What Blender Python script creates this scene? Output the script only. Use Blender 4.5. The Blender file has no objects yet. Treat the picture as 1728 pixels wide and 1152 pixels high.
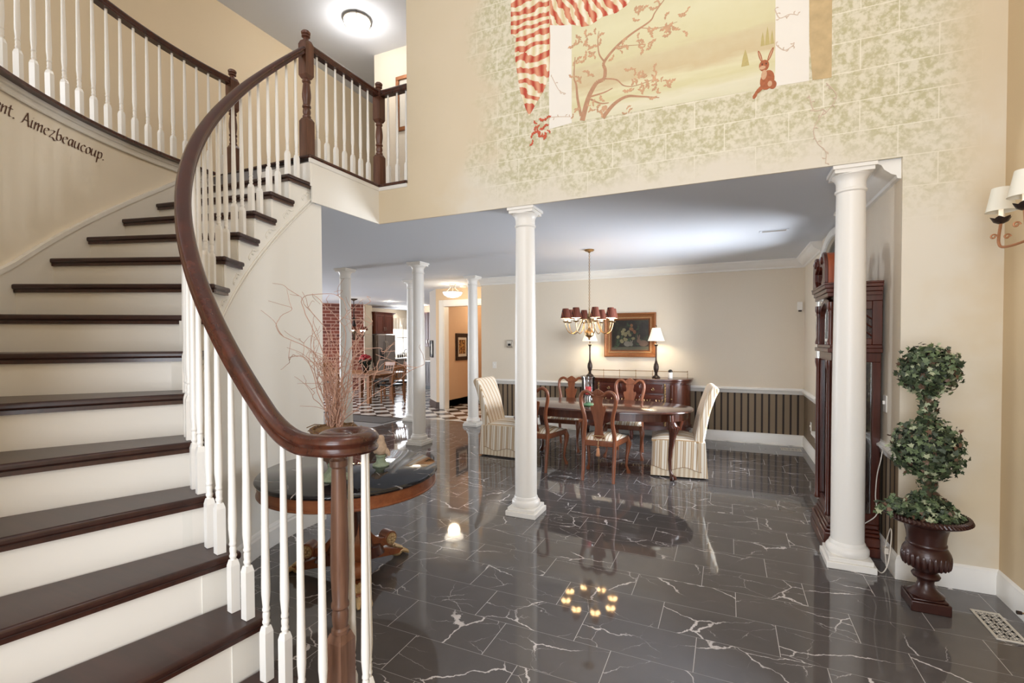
import bpy, bmesh, math, random
from math import sin, cos, pi, radians, sqrt, atan2, hypot
from mathutils import Vector, Matrix
random.seed(7)
SC = bpy.context.scene
COL = SC.collection

# ---------------------------------------------------------------- mesh builder
class MB:
    def __init__(self):
        self.v = []; self.f = []
    def add(self, vs, fs):
        n = len(self.v)
        self.v += [tuple(p) for p in vs]
        self.f += [tuple(i + n for i in q) for q in fs]
        return self
    def box(self, x0, x1, y0, y1, z0, z1):
        if x0 > x1: x0, x1 = x1, x0
        if y0 > y1: y0, y1 = y1, y0
        if z0 > z1: z0, z1 = z1, z0
        return self.add([(x0,y0,z0),(x1,y0,z0),(x1,y1,z0),(x0,y1,z0),(x0,y0,z1),(x1,y0,z1),(x1,y1,z1),(x0,y1,z1)],
                        [(0,3,2,1),(4,5,6,7),(0,1,5,4),(1,2,6,5),(2,3,7,6),(3,0,4,7)])
    def obox(self, c, s, rz=0.0, M=None):
        m = M or Matrix.Rotation(rz, 3, 'Z')
        vs = []
        for dz in (-1, 1):
            for dx, dy in ((-1,-1),(1,-1),(1,1),(-1,1)):
                p = m @ Vector((dx*s[0]/2, dy*s[1]/2, dz*s[2]/2))
                vs.append((c[0]+p.x, c[1]+p.y, c[2]+p.z))
        return self.add(vs, [(0,3,2,1),(4,5,6,7),(0,1,5,4),(1,2,6,5),(2,3,7,6),(3,0,4,7)])
    def prism(self, poly, a, b, T=lambda x, y, z: (x, y, z)):
        n = len(poly)
        vs = [T(x, y, a) for x, y in poly] + [T(x, y, b) for x, y in poly]
        fs = [tuple(range(n-1, -1, -1)), tuple(range(n, 2*n))] + [(i, (i+1) % n, n+(i+1) % n, n+i) for i in range(n)]
        return self.add(vs, fs)
    def lathe(self, prof, c=(0,0,0), seg=24, sx=1, sy=1, M=None):
        vs = []; fs = []; n = len(prof)
        for i in range(seg):
            a = 2*pi*i/seg
            for r, z in prof:
                p = Vector((r*cos(a)*sx, r*sin(a)*sy, z))
                if M: p = M @ p
                vs.append((c[0]+p.x, c[1]+p.y, c[2]+p.z))
        for i in range(seg):
            j = (i+1) % seg
            for k in range(n-1):
                fs.append((i*n+k, j*n+k, j*n+k+1, i*n+k+1))
        if prof[0][0] > 1e-5: fs.append(tuple(i*n for i in range(seg-1, -1, -1)))
        if prof[-1][0] > 1e-5: fs.append(tuple(i*n+n-1 for i in range(seg)))
        return self.add(vs, fs)
    def shell(self, prof, c=(0,0,0), seg=24, sx=1, sy=1):
        """open surface of revolution given as a closed profile loop (has thickness)"""
        vs = []; fs = []; n = len(prof)
        for i in range(seg):
            a = 2*pi*i/seg
            for r, z in prof: vs.append((c[0]+r*cos(a)*sx, c[1]+r*sin(a)*sy, c[2]+z))
        for i in range(seg):
            j = (i+1) % seg
            for k in range(n):
                l = (k+1) % n
                fs.append((i*n+k, j*n+k, j*n+l, i*n+l))
        return self.add(vs, fs)
    def tube(self, pts, r, seg=8, cap=True, flat=None):
        pts = [Vector(p) for p in pts]; n = len(pts)
        R = r if isinstance(r, (list, tuple)) else [r]*n
        vs = []; fs = []; prev = None
        for i, p in enumerate(pts):
            t = (pts[min(i+1, n-1)] - pts[max(i-1, 0)])
            t = t.normalized() if t.length > 1e-9 else Vector((0,0,1))
            if prev is None:
                u = t.cross(Vector((0,0,1)))
                if u.length < 1e-3: u = t.cross(Vector((1,0,0)))
            else:
                u = prev - t*prev.dot(t)
                if u.length < 1e-6: u = t.cross(Vector((1,0,0)))
            u.normalize(); w = t.cross(u); prev = u
            for k in range(seg):
                a = 2*pi*k/seg
                q = p + (u*cos(a) + w*sin(a))*R[i]
                vs.append(q)
        for i in range(n-1):
            for k in range(seg):
                l = (k+1) % seg
                fs.append((i*seg+k, i*seg+l, (i+1)*seg+l, (i+1)*seg+k))
        if cap:
            fs.append(tuple(range(seg-1, -1, -1))); fs.append(tuple((n-1)*seg+k for k in range(seg)))
        return self.add(vs, fs)
    def sweep(self, path, prof, closed=False, cap=True):
        """profile (lateral, vertical); lateral is to the right of the path in plan, vertical stays world Z"""
        P = [Vector(p) for p in path]; n = len(P); m = len(prof)
        vs = []; fs = []
        for i, p in enumerate(P):
            if closed: a, b = P[(i-1) % n], P[(i+1) % n]
            else: a, b = P[max(i-1, 0)], P[min(i+1, n-1)]
            d0 = (p - a); d1 = (b - p)
            d0.z = d1.z = 0
            if d0.length < 1e-9: d0 = d1.copy()
            if d1.length < 1e-9: d1 = d0.copy()
            d0.normalize(); d1.normalize()
            t = (d0 + d1)
            if t.length < 1e-6: t = d0.copy()
            t.normalize()
            nrm = Vector((t.y, -t.x, 0)); k = 1/max(.3, t.dot(d0))
            for l, z in prof: vs.append((p.x + nrm.x*l*k, p.y + nrm.y*l*k, p.z + z))
        R = n if closed else n-1
        for i in range(R):
            j = (i+1) % n
            for k in range(m):
                l = (k+1) % m
                fs.append((i*m+k, i*m+l, j*m+l, j*m+k))
        if cap and not closed:
            fs.append(tuple(range(m-1, -1, -1))); fs.append(tuple((n-1)*m+k for k in range(m)))
        return self.add(vs, fs)
    def sphere(self, c, r, seg=16, rings=10):
        rr = r if isinstance(r, (list, tuple)) else (r, r, r)
        vs = [(c[0], c[1], c[2]-rr[2])]; fs = []
        for i in range(1, rings):
            t = -pi/2 + pi*i/rings
            for k in range(seg):
                a = 2*pi*k/seg
                vs.append((c[0]+rr[0]*cos(t)*cos(a), c[1]+rr[1]*cos(t)*sin(a), c[2]+rr[2]*sin(t)))
        vs.append((c[0], c[1], c[2]+rr[2])); top = len(vs)-1
        for k in range(seg):
            fs.append((0, 1+(k+1) % seg, 1+k))
            fs.append((top, 1+(rings-2)*seg+k, 1+(rings-2)*seg+(k+1) % seg))
        for i in range(rings-2):
            for k in range(seg):
                l = (k+1) % seg
                fs.append((1+i*seg+k, 1+i*seg+l, 1+(i+1)*seg+l, 1+(i+1)*seg+k))
        return self.add(vs, fs)
    def poly(self, pts):
        return self.add(pts, [tuple(range(len(pts)))])
    def xform(self, fn, start=0):
        self.v[start:] = [tuple(fn(*p)) for p in self.v[start:]]
        return self

def arc(cx, cy, R, a0, a1, n):
    return [(cx+R*cos(a0+(a1-a0)*i/n), cy+R*sin(a0+(a1-a0)*i/n)) for i in range(n+1)]

def smooth(pts, n=6):
    """Catmull-Rom through points of any dimension"""
    P = [tuple(p) for p in pts]; out = []
    for i in range(len(P)-1):
        p0 = P[max(i-1, 0)]; p1 = P[i]; p2 = P[i+1]; p3 = P[min(i+2, len(P)-1)]
        for k in range(n):
            t = k/n
            out.append(tuple(.5*(2*b+(c-a)*t+(2*a-5*b+4*c-d)*t*t+(3*b-a-3*c+d)*t**3) for a, b, c, d in zip(p0, p1, p2, p3)))
    out.append(P[-1])
    return out

def obj(name, mb, mat, parent=None, loc=None, rot=None, flat=False, bevel=0, sharp=38, world=True, seg=2):
    me = bpy.data.meshes.new(name)
    off = Vector((0,0,0))
    if parent is not None and world:
        q = parent
        while q is not None:
            off += q.location; q = q.parent
    me.from_pydata([(p[0]-off.x, p[1]-off.y, p[2]-off.z) for p in mb.v], [], mb.f)
    me.validate(); me.update()
    bm = bmesh.new(); bm.from_mesh(me); bmesh.ops.recalc_face_normals(bm, faces=bm.faces[:]); bm.to_mesh(me); bm.free()
    if not flat:
        me.polygons.foreach_set('use_smooth', [True]*len(me.polygons))
        try: me.set_sharp_from_angle(angle=radians(sharp))
        except Exception: pass
    for m in (mat if isinstance(mat, (list, tuple)) else [mat]): me.materials.append(m)
    o = bpy.data.objects.new(name, me); COL.objects.link(o)
    if parent is not None: o.parent = parent
    if loc: o.location = loc
    if rot: o.rotation_euler = rot
    if bevel:
        b = o.modifiers.new('edge', 'BEVEL'); b.width = bevel; b.segments = seg; b.limit_method = 'ANGLE'; b.angle_limit = radians(40)
        b.harden_normals = False
    return o

def tag(o, label, cat, group=None):
    o['label'] = label; o['category'] = cat
    if group: o['group'] = group
    return o

def thing(name, label, cat, loc=(0,0,0), rz=0, group=None):
    o = bpy.data.objects.new(name, None); COL.objects.link(o)
    o.empty_display_size = .1
    o.location = loc; o.rotation_euler = (0, 0, rz)
    return tag(o, label, cat, group)

def struct(name, mb, mat, parent=None, **k):
    o = obj(name, mb, mat, parent, **k)
    o['kind'] = 'structure'
    return o

def dup(root, loc, rz, label, group=None):
    r = root.copy(); COL.objects.link(r); r.location = loc; r.rotation_euler = (0, 0, rz)
    r['label'] = label
    if group: r['group'] = group
    for ch in list(root.children):
        c = ch.copy(); COL.objects.link(c); c.parent = r
        for g in list(ch.children):
            d = g.copy(); COL.objects.link(d); d.parent = c
    return r

# ---------------------------------------------------------------- materials
def lin(h):
    if isinstance(h, str):
        h = h.lstrip('#'); c = [int(h[i:i+2], 16)/255 for i in (0, 2, 4)]
    else: c = [x/255 for x in h]
    return tuple(x/12.92 if x <= .04045 else ((x+.055)/1.055)**2.4 for x in c) + (1,)

class NT:
    """small node-tree helper"""
    def __init__(self, name):
        self.m = bpy.data.materials.new(name); self.m.use_nodes = True
        self.t = self.m.node_tree; self.b = self.t.nodes['Principled BSDF']
    def n(self, typ, **k):
        nd = self.t.nodes.new(typ)
        for a, v in k.items():
            if a.startswith('i_'):
                key = a[2:]
                nd.inputs[int(key) if key.isdigit() else key.replace('_', ' ')].default_value = v
            else: setattr(nd, a, v)
        return nd
    def l(self, a, b): self.t.links.new(a, b)
    def val(self, x, sock):
        if hasattr(x, 'is_output') or hasattr(x, 'links'): self.l(x, sock)
        else: sock.default_value = x
    def math(self, op, a, b=0.0, c=None):
        nd = self.n('ShaderNodeMath', operation=op)
        self.val(a, nd.inputs[0]); self.val(b, nd.inputs[1])
        if c is not None: self.val(c, nd.inputs[2])
        return nd.outputs[0]
    def mix(self, f, a, b):
        nd = self.n('ShaderNodeMix', data_type='RGBA')
        self.val(f, nd.inputs[0]); self.val(a, nd.inputs[6]); self.val(b, nd.inputs[7])
        return nd.outputs[2]
    def coord(self, which='Object'):
        return self.n('ShaderNodeTexCoord').outputs[which]
    def map(self, vec, scale=(1,1,1), rot=(0,0,0), loc=(0,0,0)):
        nd = self.n('ShaderNodeMapping'); self.l(vec, nd.inputs[0])
        nd.inputs['Scale'].default_value = scale; nd.inputs['Rotation'].default_value = rot; nd.inputs['Location'].default_value = loc
        return nd.outputs[0]
    def noise(self, vec, scale=5, detail=3, rough=.5, dist=0):
        nd = self.n('ShaderNodeTexNoise'); self.l(vec, nd.inputs['Vector'])
        nd.inputs['Scale'].default_value = scale; nd.inputs['Detail'].default_value = detail
        nd.inputs['Roughness'].default_value = rough; nd.inputs['Distortion'].default_value = dist
        return nd
    def ramp(self, f, stops):
        nd = self.n('ShaderNodeValToRGB'); self.l(f, nd.inputs[0]); r = nd.color_ramp
        while len(r.elements) > 1: r.elements.remove(r.elements[0])
        r.elements[0].position = stops[0][0]; r.elements[0].color = stops[0][1]
        for p, c in stops[1:]:
            e = r.elements.new(p); e.color = c
        return nd.outputs[0]
    def step(self, x, a, b):
        nd = self.n('ShaderNodeMapRange', interpolation_type='SMOOTHSTEP')
        self.val(x, nd.inputs[0]); nd.inputs[1].default_value = a; nd.inputs[2].default_value = b
        return nd.outputs[0]
    def base(self, c): self.val(c, self.b.inputs['Base Color'])
    def bump(self, h, strength=.2, dist=.01):
        nd = self.n('ShaderNodeBump'); nd.inputs['Strength'].default_value = strength; nd.inputs['Distance'].default_value = dist
        self.l(h, nd.inputs['Height']); self.l(nd.outputs[0], self.b.inputs['Normal'])
    def xyz(self, vec=None):
        nd = self.n('ShaderNodeSeparateXYZ'); self.l(vec if vec is not None else self.coord(), nd.inputs[0]); return nd.outputs

def plain(name, c, rough=.5, metal=0.0, spec=None, var=.06, scale=8, coat=0, emit=None, estr=0, bump=0, alpha=None, trans=0):
    t = NT(name); c = lin(c) if not (isinstance(c, tuple) and len(c) == 4) else c
    nz = t.noise(t.coord(), scale, 3)
    d = tuple(max(0, x*(1-var)) for x in c[:3]) + (1,); e = tuple(min(1, x*(1+var)) for x in c[:3]) + (1,)
    t.base(t.mix(nz.outputs[0], d, e))
    t.b.inputs['Roughness'].default_value = rough; t.b.inputs['Metallic'].default_value = metal
    if spec is not None: t.b.inputs['Specular IOR Level'].default_value = spec
    if coat: t.b.inputs['Coat Weight'].default_value = coat; t.b.inputs['Coat Roughness'].default_value = .1
    if emit: t.b.inputs['Emission Color'].default_value = lin(emit); t.b.inputs['Emission Strength'].default_value = estr
    if trans: t.b.inputs['Transmission Weight'].default_value = trans
    if bump: t.bump(nz.outputs[0], bump)
    return t.m

def wood(name, c1, c2, rough=.35, scale=14, axis='z', coat=.15):
    t = NT(name)
    s = {'x': (.08, 1, 1), 'y': (1, .08, 1), 'z': (1, 1, .08)}[axis]
    v = t.map(t.coord(), s)
    n1 = t.noise(v, scale*2, 4, .6, .4); n2 = t.noise(v, scale*9, 2, .5)
    f = t.math('ADD', t.math('MULTIPLY', n1.outputs[0], .75), t.math('MULTIPLY', n2.outputs[0], .25))
    t.base(t.ramp(f, [(.3, lin(c1)), (.5, t_mid(c1, c2)), (.7, lin(c2))]))
    t.b.inputs['Roughness'].default_value = rough
    t.b.inputs['Coat Weight'].default_value = coat; t.b.inputs['Coat Roughness'].default_value = .15
    return t.m
def t_mid(a, b):
    a, b = lin(a), lin(b); return tuple((x+y)/2 for x, y in zip(a, b))

def stripes(name, axis, period, stops, rough=.8, off=0.0, bumpy=0):
    """axis: 'x','y','z' or 'x+y' object coordinate; stops: constant ramp over one period"""
    t = NT(name); X = t.xyz()
    a = {'x': X[0], 'y': X[1], 'z': X[2]}.get(axis) or t.math('ADD', X[0], X[1])
    f = t.math('FRACT', t.math('ADD', t.math('DIVIDE', a, period), off+100))
    nd = t.n('ShaderNodeValToRGB'); t.l(f, nd.inputs[0]); r = nd.color_ramp; r.interpolation = 'CONSTANT'
    while len(r.elements) > 1: r.elements.remove(r.elements[0])
    r.elements[0].position = 0; r.elements[0].color = lin(stops[0][1])
    for p, c in stops[1:]: r.elements.new(p).color = lin(c)
    t.base(nd.outputs[0]); t.b.inputs['Roughness'].default_value = rough
    return t.m

def glass(name, tint=(1,1,1,1), rough=.02, mixf=.12):
    """thin pane: mostly clear, a little mirror"""
    t = NT(name); t.t.nodes.remove(t.b)
    tr = t.n('ShaderNodeBsdfTransparent'); tr.inputs[0].default_value = tint
    gl = t.n('ShaderNodeBsdfGlossy'); gl.inputs['Roughness'].default_value = rough
    fr = t.n('ShaderNodeFresnel'); fr.inputs[0].default_value = 1.45
    mx = t.n('ShaderNodeMixShader'); f = t.math('ADD', fr.outputs[0], mixf*.3)
    t.l(f, mx.inputs[0]); t.l(tr.outputs[0], mx.inputs[1]); t.l(gl.outputs[0], mx.inputs[2])
    t.l(mx.outputs[0], t.t.nodes['Material Output'].inputs[0])
    return t.m

def emis(name, c, s):
    t = NT(name); t.base(lin(c)); t.b.inputs['Emission Color'].default_value = lin(c); t.b.inputs['Emission Strength'].default_value = s
    t.b.inputs['Roughness'].default_value = .6
    return t.m

M = {}
M['white'] = plain('white_trim_paint', '#efece6', .32, var=.01)
M['baluster'] = plain('white_gloss_paint', '#f3f0ea', .28, var=.01)
M['column'] = plain('column_paint', '#efebe4', .38, var=.01)
M['wall_white'] = plain('stair_wall_paint', '#ebe8e0', .6, var=.015, scale=3)
M['ceil'] = plain('ceiling_paint', '#d8dce3', .8, var=.01, scale=2)
M['riser'] = plain('riser_paint', '#efebe3', .4, var=.01)
M['cream'] = plain('cream_wall_paint', '#d6bf9b', .65, var=.02, scale=2)
M['peach'] = plain('peach_wall_paint', '#e2c7a4', .65, var=.02, scale=2)
M['peachpale'] = plain('pale_hall_paint', '#ded2c0', .65, var=.02, scale=2)
M['dark_wood'] = wood('dark_stair_wood', '#2a130e', '#4a261b', .3, 10, 'z', .3)
M['tread'] = wood('tread_wood', '#24110e', '#3e211a', .33, 9, 'x', .08)
M['newel'] = wood('newel_oak', '#432417', '#744a38', .35, 12, 'z', .2)
M['post'] = wood('starting_newel_oak', '#543527', '#84604b', .4, 13, 'z', .1)
M['rail'] = wood('handrail_wood', '#2c130b', '#55291a', .27, 9, 'z', .3)
M['mahog'] = wood('mahogany', '#3a1a10', '#5c2e1c', .25, 10, 'z', .35)
M['mahogx'] = wood('mahogany_top', '#3d2019', '#5e3a2e', .16, 10, 'x', .6)
M['chairwood'] = wood('chair_mahogany', '#6d3a22', '#8f5434', .3, 12, 'z', .25)
M['sidewood'] = wood('sideboard_mahogany', '#33140e', '#57281b', .25, 8, 'x', .4)
M['clockwood'] = wood('clock_cherry', '#35140e', '#5e2a1a', .28, 9, 'z', .3)
M['clocklit'] = wood('clock_cherry_lit', '#8a3c1e', '#a5532c', .35, 8, 'z', .2)  # clock cherry with the foyer light put into its colour, near pediment half
M['tablewood'] = wood('round_table_walnut', '#733c24', '#9a5f3a', .3, 10, 'x', .3)
M['kwood'] = wood('kitchen_cherry', '#4f2010', '#6d3118', .35, 8, 'z', .2)
M['oak'] = wood('breakfast_oak', '#7a4826', '#9c683c', .4, 10, 'z', .1)
M['kdark'] = wood('dark_cabinet_wood', '#2e1f1e', '#46312c', .4, 10, 'z', .1)
M['gold'] = plain('antique_gold', '#cdb083', .45, .35, var=.35, scale=60, bump=.4)
M['giltframe'] = plain('gilt_frame', '#8f5a34', .4, .4, var=.3, scale=60, bump=.5)
M['brass'] = plain('brass', '#a98a62', .32, .9, var=.08)
M['pewter'] = plain('satin_nickel', '#b0a79c', .3, .9, var=.05)
M['steel'] = plain('brushed_steel', '#8d827b', .35, .75, var=.04, scale=40)
M['iron'] = plain('dark_iron', '#2c211d', .5, .5, var=.2, scale=30)
M['bronze'] = plain('dark_bronze', '#3b2e28', .4, .5, var=.3, scale=70, bump=.3)
M['copper'] = plain('rusted_copper_leaf', '#b5805c', .45, .5, var=.25, scale=50)
M['black'] = plain('black_paint', '#0d0b0b', .4, var=.2)
M['plate'] = plain('white_plastic', '#efebe4', .4, var=.01)
M['shade'] = plain('cream_lampshade', '#f3ecd8', .8, var=.02, emit='#fff4dc', estr=.32)
M['shade_off'] = plain('ivory_sconce_shade', '#ece7d8', .8, var=.02)
M['upperhall'] = plain('upper_hall_paint', '#ecdabb', .65, var=.02, scale=2)
M['redshade'] = stripes('brown_pleated_shade', 'x+y', .022, [(0, '#5c2a1d'), (.3, '#8a4a33'), (.75, '#43190f')], .8)
M['bulb'] = emis('lit_bulb', '#ffe2b0', 45)
M['lining'] = plain('lit_shade_lining', '#fff0d8', .8, var=.01, emit='#ffdfb0', estr=3.2)
M['stairwall'] = plain('curved_wall_paint', '#efe5d3', .65, var=.02, scale=2)
M['candle'] = plain('candle_sleeve', '#f4efe2', .5, var=.01, emit='#ffe9c8', estr=.35)
M['opal'] = emis('lit_opal_glass', '#fff4e0', 2.6)
M['glass'] = glass('clear_glass')
M['clockglass'] = glass('clock_glass', (.9, .92, .93, 1), .02, .3)
M['red'] = plain('red_wax', '#c93a3f', .5, var=.1, emit='#d8302f', estr=.12)
M['green'] = plain('green_glaze', '#6f9a72', .25, var=.2)
M['leaf'] = plain('ivy_leaf', '#5d6a4a', .6, var=.75, scale=34)
M['stem'] = plain('ivy_stem', '#5b4a36', .8, var=.3)
M['urn'] = plain('aged_brown_urn', '#371a14', .35, .1, var=.45, scale=9, coat=.2)
M['willow'] = plain('curly_willow_bark', '#c39b87', .7, var=.35, scale=14)
M['straw'] = plain('dried_moss', '#8a6b48', .9, var=.5, scale=60, bump=.5)
M['stonebird'] = plain('weathered_terracotta', '#bfa58c', .8, var=.3, scale=60, bump=.4)
M['verdigris'] = plain('verdigris_stone', '#8f9a82', .8, var=.45, scale=45, bump=.4)
M['vase'] = plain('mottled_vase', '#7a5a48', .55, var=.6, scale=26, bump=.3)
M['cord'] = plain('cord_white', '#e6ddd0', .5, var=.02)
M['ink'] = plain('brown_lettering_paint', '#5b3a2a', .7, var=.15, scale=30)
M['pale'] = plain('dial_paper', '#d6cfc2', .6, var=.04)
M['carpet'] = plain('grey_carpet', '#8e8a88', .95, var=.2, scale=160, bump=.3)
M['mat'] = plain('dark_grey_mat', '#5b5654', .95, var=.3, scale=160, bump=.3)
M['darkbase'] = plain('dark_brown_baseboard', '#43322a', .45, var=.1)
M['orange'] = plain('amber_hall_paint', '#dcba98', .65, var=.02)
M['counter'] = plain('pale_counter', '#ddd8d0', .2, var=.05)
M['backlight'] = plain('window_backlight', '#f2f1ee', .9, var=.02, emit='#ffffff', estr=.45)  # glowing sheet added to stand for daylight in the kitchen window
M['redflower'] = plain('red_petals', '#a8202a', .6, var=.4, scale=60)
M['greyroom'] = plain('grey_taupe_paint', '#b9aea2', .7, var=.02)

# stripes
M['wain'] = None
def dining_wall(axis):
    t = NT('dining_wall_'+axis); X = t.xyz(); a = X[0] if axis == 'x' else X[1]
    f = t.math('FRACT', t.math('ADD', t.math('DIVIDE', a, .094), 100))
    nd = t.n('ShaderNodeValToRGB'); t.l(f, nd.inputs[0]); r = nd.color_ramp; r.interpolation = 'CONSTANT'
    while len(r.elements) > 1: r.elements.remove(r.elements[0])
    r.elements[0].position = 0; r.elements[0].color = lin('#241810')
    for p, c in ((.2, '#7d6a56'), (.28, '#8b7860'), (.88, '#7d6a56'), (.95, '#241810')): r.elements.new(p).color = lin(c)
    nz = t.noise(t.coord(), 130, 2)
    up = t.mix(nz.outputs[0], lin('#dfd2be'), lin('#eadfcd'))
    t.base(t.mix(t.math('GREATER_THAN', X[2], .8), nd.outputs[0], up))
    t.b.inputs['Roughness'].default_value = .7
    return t.m
M['dinx'] = dining_wall('x'); M['diny'] = dining_wall('y')
CREAMSTR = [(0, '#f2eadc'), (.24, '#c7ab88'), (.4, '#e2d0b5'), (.5, '#b6976f'), (.62, '#efe4d2'), (.84, '#c4a884'), (.93, '#f2eadc')]
M['strx'] = stripes('cream_stripe_fabric', 'x+y', .085, CREAMSTR, .85)
M['stry'] = stripes('cream_stripe_fabric_deep', 'y', .085, CREAMSTR, .85)
M['strseat'] = stripes('cream_stripe_seat', 'x', .1, CREAMSTR, .85)
M['hem'] = stripes('diagonal_hem_fabric', 'x+y', .05, [(0, '#e9dcc6'), (.5, '#d3bea0')], .85)
M['bw'] = stripes('black_white_stripe', 'x', .022, [(0, '#f4f2ec'), (.5, '#101010')], .2)

def marble_floor():
    t = NT('black_marble_tile'); P = t.coord(); X = t.xyz(P)
    yv = t.math('DIVIDE', t.math('SUBTRACT', X[1], 2.67), .29)
    row = t.math('FLOOR', yv); fv = t.math('FRACT', t.math('ADD', yv, 100))
    u = t.math('DIVIDE', t.math('ADD', t.math('ADD', X[0], .337), t.math('MULTIPLY', row, .195)), .583)
    colm = t.math('FLOOR', u); fu = t.math('FRACT', t.math('ADD', u, 100))
    du = t.math('MULTIPLY', t.math('MINIMUM', fu, t.math('SUBTRACT', 1, fu)), .583)
    dv = t.math('MULTIPLY', t.math('MINIMUM', fv, t.math('SUBTRACT', 1, fv)), .29)
    gu = t.math('LESS_THAN', du, .0017); gv = t.math('LESS_THAN', dv, .0012)
    cmb = t.n('ShaderNodeCombineXYZ'); t.l(row, cmb.inputs[0]); t.l(colm, cmb.inputs[1])
    wn = t.n('ShaderNodeTexWhiteNoise', noise_dimensions='3D'); t.l(cmb.outputs[0], wn.inputs[0])
    sc = t.n('ShaderNodeVectorMath', operation='SCALE'); t.l(wn.outputs[1], sc.inputs[0]); sc.inputs['Scale'].default_value = 9
    ad = t.n('ShaderNodeVectorMath', operation='ADD'); t.l(P, ad.inputs[0]); t.l(sc.outputs[0], ad.inputs[1])
    nz = t.noise(ad.outputs[0], 7, 4, .6)
    sb = t.n('ShaderNodeVectorMath', operation='SUBTRACT'); t.l(nz.outputs[1], sb.inputs[0]); sb.inputs[1].default_value = (.5, .5, .5)
    s2 = t.n('ShaderNodeVectorMath', operation='SCALE'); t.l(sb.outputs[0], s2.inputs[0]); s2.inputs['Scale'].default_value = .1
    a2 = t.n('ShaderNodeVectorMath', operation='ADD'); t.l(ad.outputs[0], a2.inputs[0]); t.l(s2.outputs[0], a2.inputs[1])
    pv = t.map(a2.outputs[0], (1.0, 1.7, 1), (0, 0, .35))
    def vein(scale, w, mscale, lo, hi, seed):
        vo = t.n('ShaderNodeTexVoronoi', feature='DISTANCE_TO_EDGE'); vo.inputs['Scale'].default_value = scale
        mp = t.map(pv, loc=(seed, seed*.7, 0)); t.l(mp, vo.inputs['Vector'])
        mk = t.step(t.noise(t.map(ad.outputs[0], loc=(seed*3, 2, 0)), mscale, 2).outputs[0], lo, hi)
        wd = t.math('MULTIPLY', mk, w)
        return t.math('MULTIPLY', t.math('SUBTRACT', 1, t.step(t.math('DIVIDE', vo.outputs[0], t.math('ADD', wd, .0005)), .45, 1.0)), mk)
    v1 = vein(1.5, .0095, 2.6, .38, .62, 1.3); v2 = vein(3.3, .009, 4.0, .44, .68, 5.1)
    v = t.math('MINIMUM', 1.0, t.math('ADD', t.math('MULTIPLY', v1, 1.0), t.math('MULTIPLY', v2, .55)))
    cl = t.noise(ad.outputs[0], 3, 4, .6)
    bs = t.mix(cl.outputs[0], lin('#514d4c'), lin('#686361'))
    c = t.mix(v, bs, lin('#d9d3d2'))
    g = t.math('MAXIMUM', gu, gv)
    c = t.mix(t.math('MAXIMUM', t.math('MULTIPLY', gu, .8), t.math('MULTIPLY', gv, .42)), c, lin('#c9c4c2'))
    t.base(c)
    t.val(t.math('ADD', .045, t.math('MULTIPLY', g, .3)), t.b.inputs['Roughness'])
    t.b.inputs['Specular IOR Level'].default_value = .62
    return t.m
M['marble'] = marble_floor()

def black_stone():
    t = NT('black_marble_slab'); P = t.coord(); nz = t.noise(P, 6, 4)
    vo = t.n('ShaderNodeTexVoronoi', feature='DISTANCE_TO_EDGE'); vo.inputs['Scale'].default_value = 3.2
    mp = t.mix(.12, P, nz.outputs[1]); t.l(mp, vo.inputs['Vector'])
    m = t.step(t.noise(P, 5, 2).outputs[0], .5, .7)
    v = t.math('MULTIPLY', m, t.math('SUBTRACT', 1, t.step(vo.outputs[0], 0, .014)))
    t.base(t.mix(v, lin('#15151a'), lin('#cfcaca'))); t.b.inputs['Roughness'].default_value = .06
    t.b.inputs['Specular IOR Level'].default_value = .6
    return t.m
M['slab'] = black_stone()

def checker():
    t = NT('checker_floor_tile'); X = t.xyz()
    s = .3/ (2**.5) * 2**.5
    a = t.math('DIVIDE', t.math('ADD', X[0], X[1]), .3*2**.5); b = t.math('DIVIDE', t.math('SUBTRACT', X[0], X[1]), .3*2**.5)
    k = t.math('MODULO', t.math('ADD', t.math('ADD', t.math('FLOOR', a), t.math('FLOOR', b)), 200), 2)
    fa = t.math('FRACT', t.math('ADD', a, 100)); fb = t.math('FRACT', t.math('ADD', b, 100))
    g = t.math('MAXIMUM', t.math('GREATER_THAN', t.math('ABSOLUTE', t.math('SUBTRACT', fa, .5)), .488), t.math('GREATER_THAN', t.math('ABSOLUTE', t.math('SUBTRACT', fb, .5)), .488))
    c = t.mix(k, lin('#e2dcd4'), lin('#3a2a24')); t.base(t.mix(g, c, lin('#a89f96')))
    t.b.inputs['Roughness'].default_value = .16
    return t.m
M['checker'] = checker()

def brick():
    t = NT('red_brick'); P = t.coord(); X = t.xyz(P)
    cb = t.n('ShaderNodeCombineXYZ'); t.l(t.math('ADD', t.math('MULTIPLY', X[0], .64), t.math('MULTIPLY', X[1], .77)), cb.inputs[0]); t.l(X[2], cb.inputs[1])
    br = t.n('ShaderNodeTexBrick'); t.l(cb.outputs[0], br.inputs['Vector'])
    br.inputs['Color1'].default_value = lin('#8a4a3a'); br.inputs['Color2'].default_value = lin('#6b3a30'); br.inputs['Mortar'].default_value = lin('#c9a898')
    br.inputs['Scale'].default_value = 1; br.inputs['Mortar Size'].default_value = .009; br.inputs['Brick Width'].default_value = .3; br.inputs['Row Height'].default_value = .105
    t.base(br.outputs[0]); t.b.inputs['Roughness'].default_value = .85
    return t.m
M['brick'] = brick()

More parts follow.
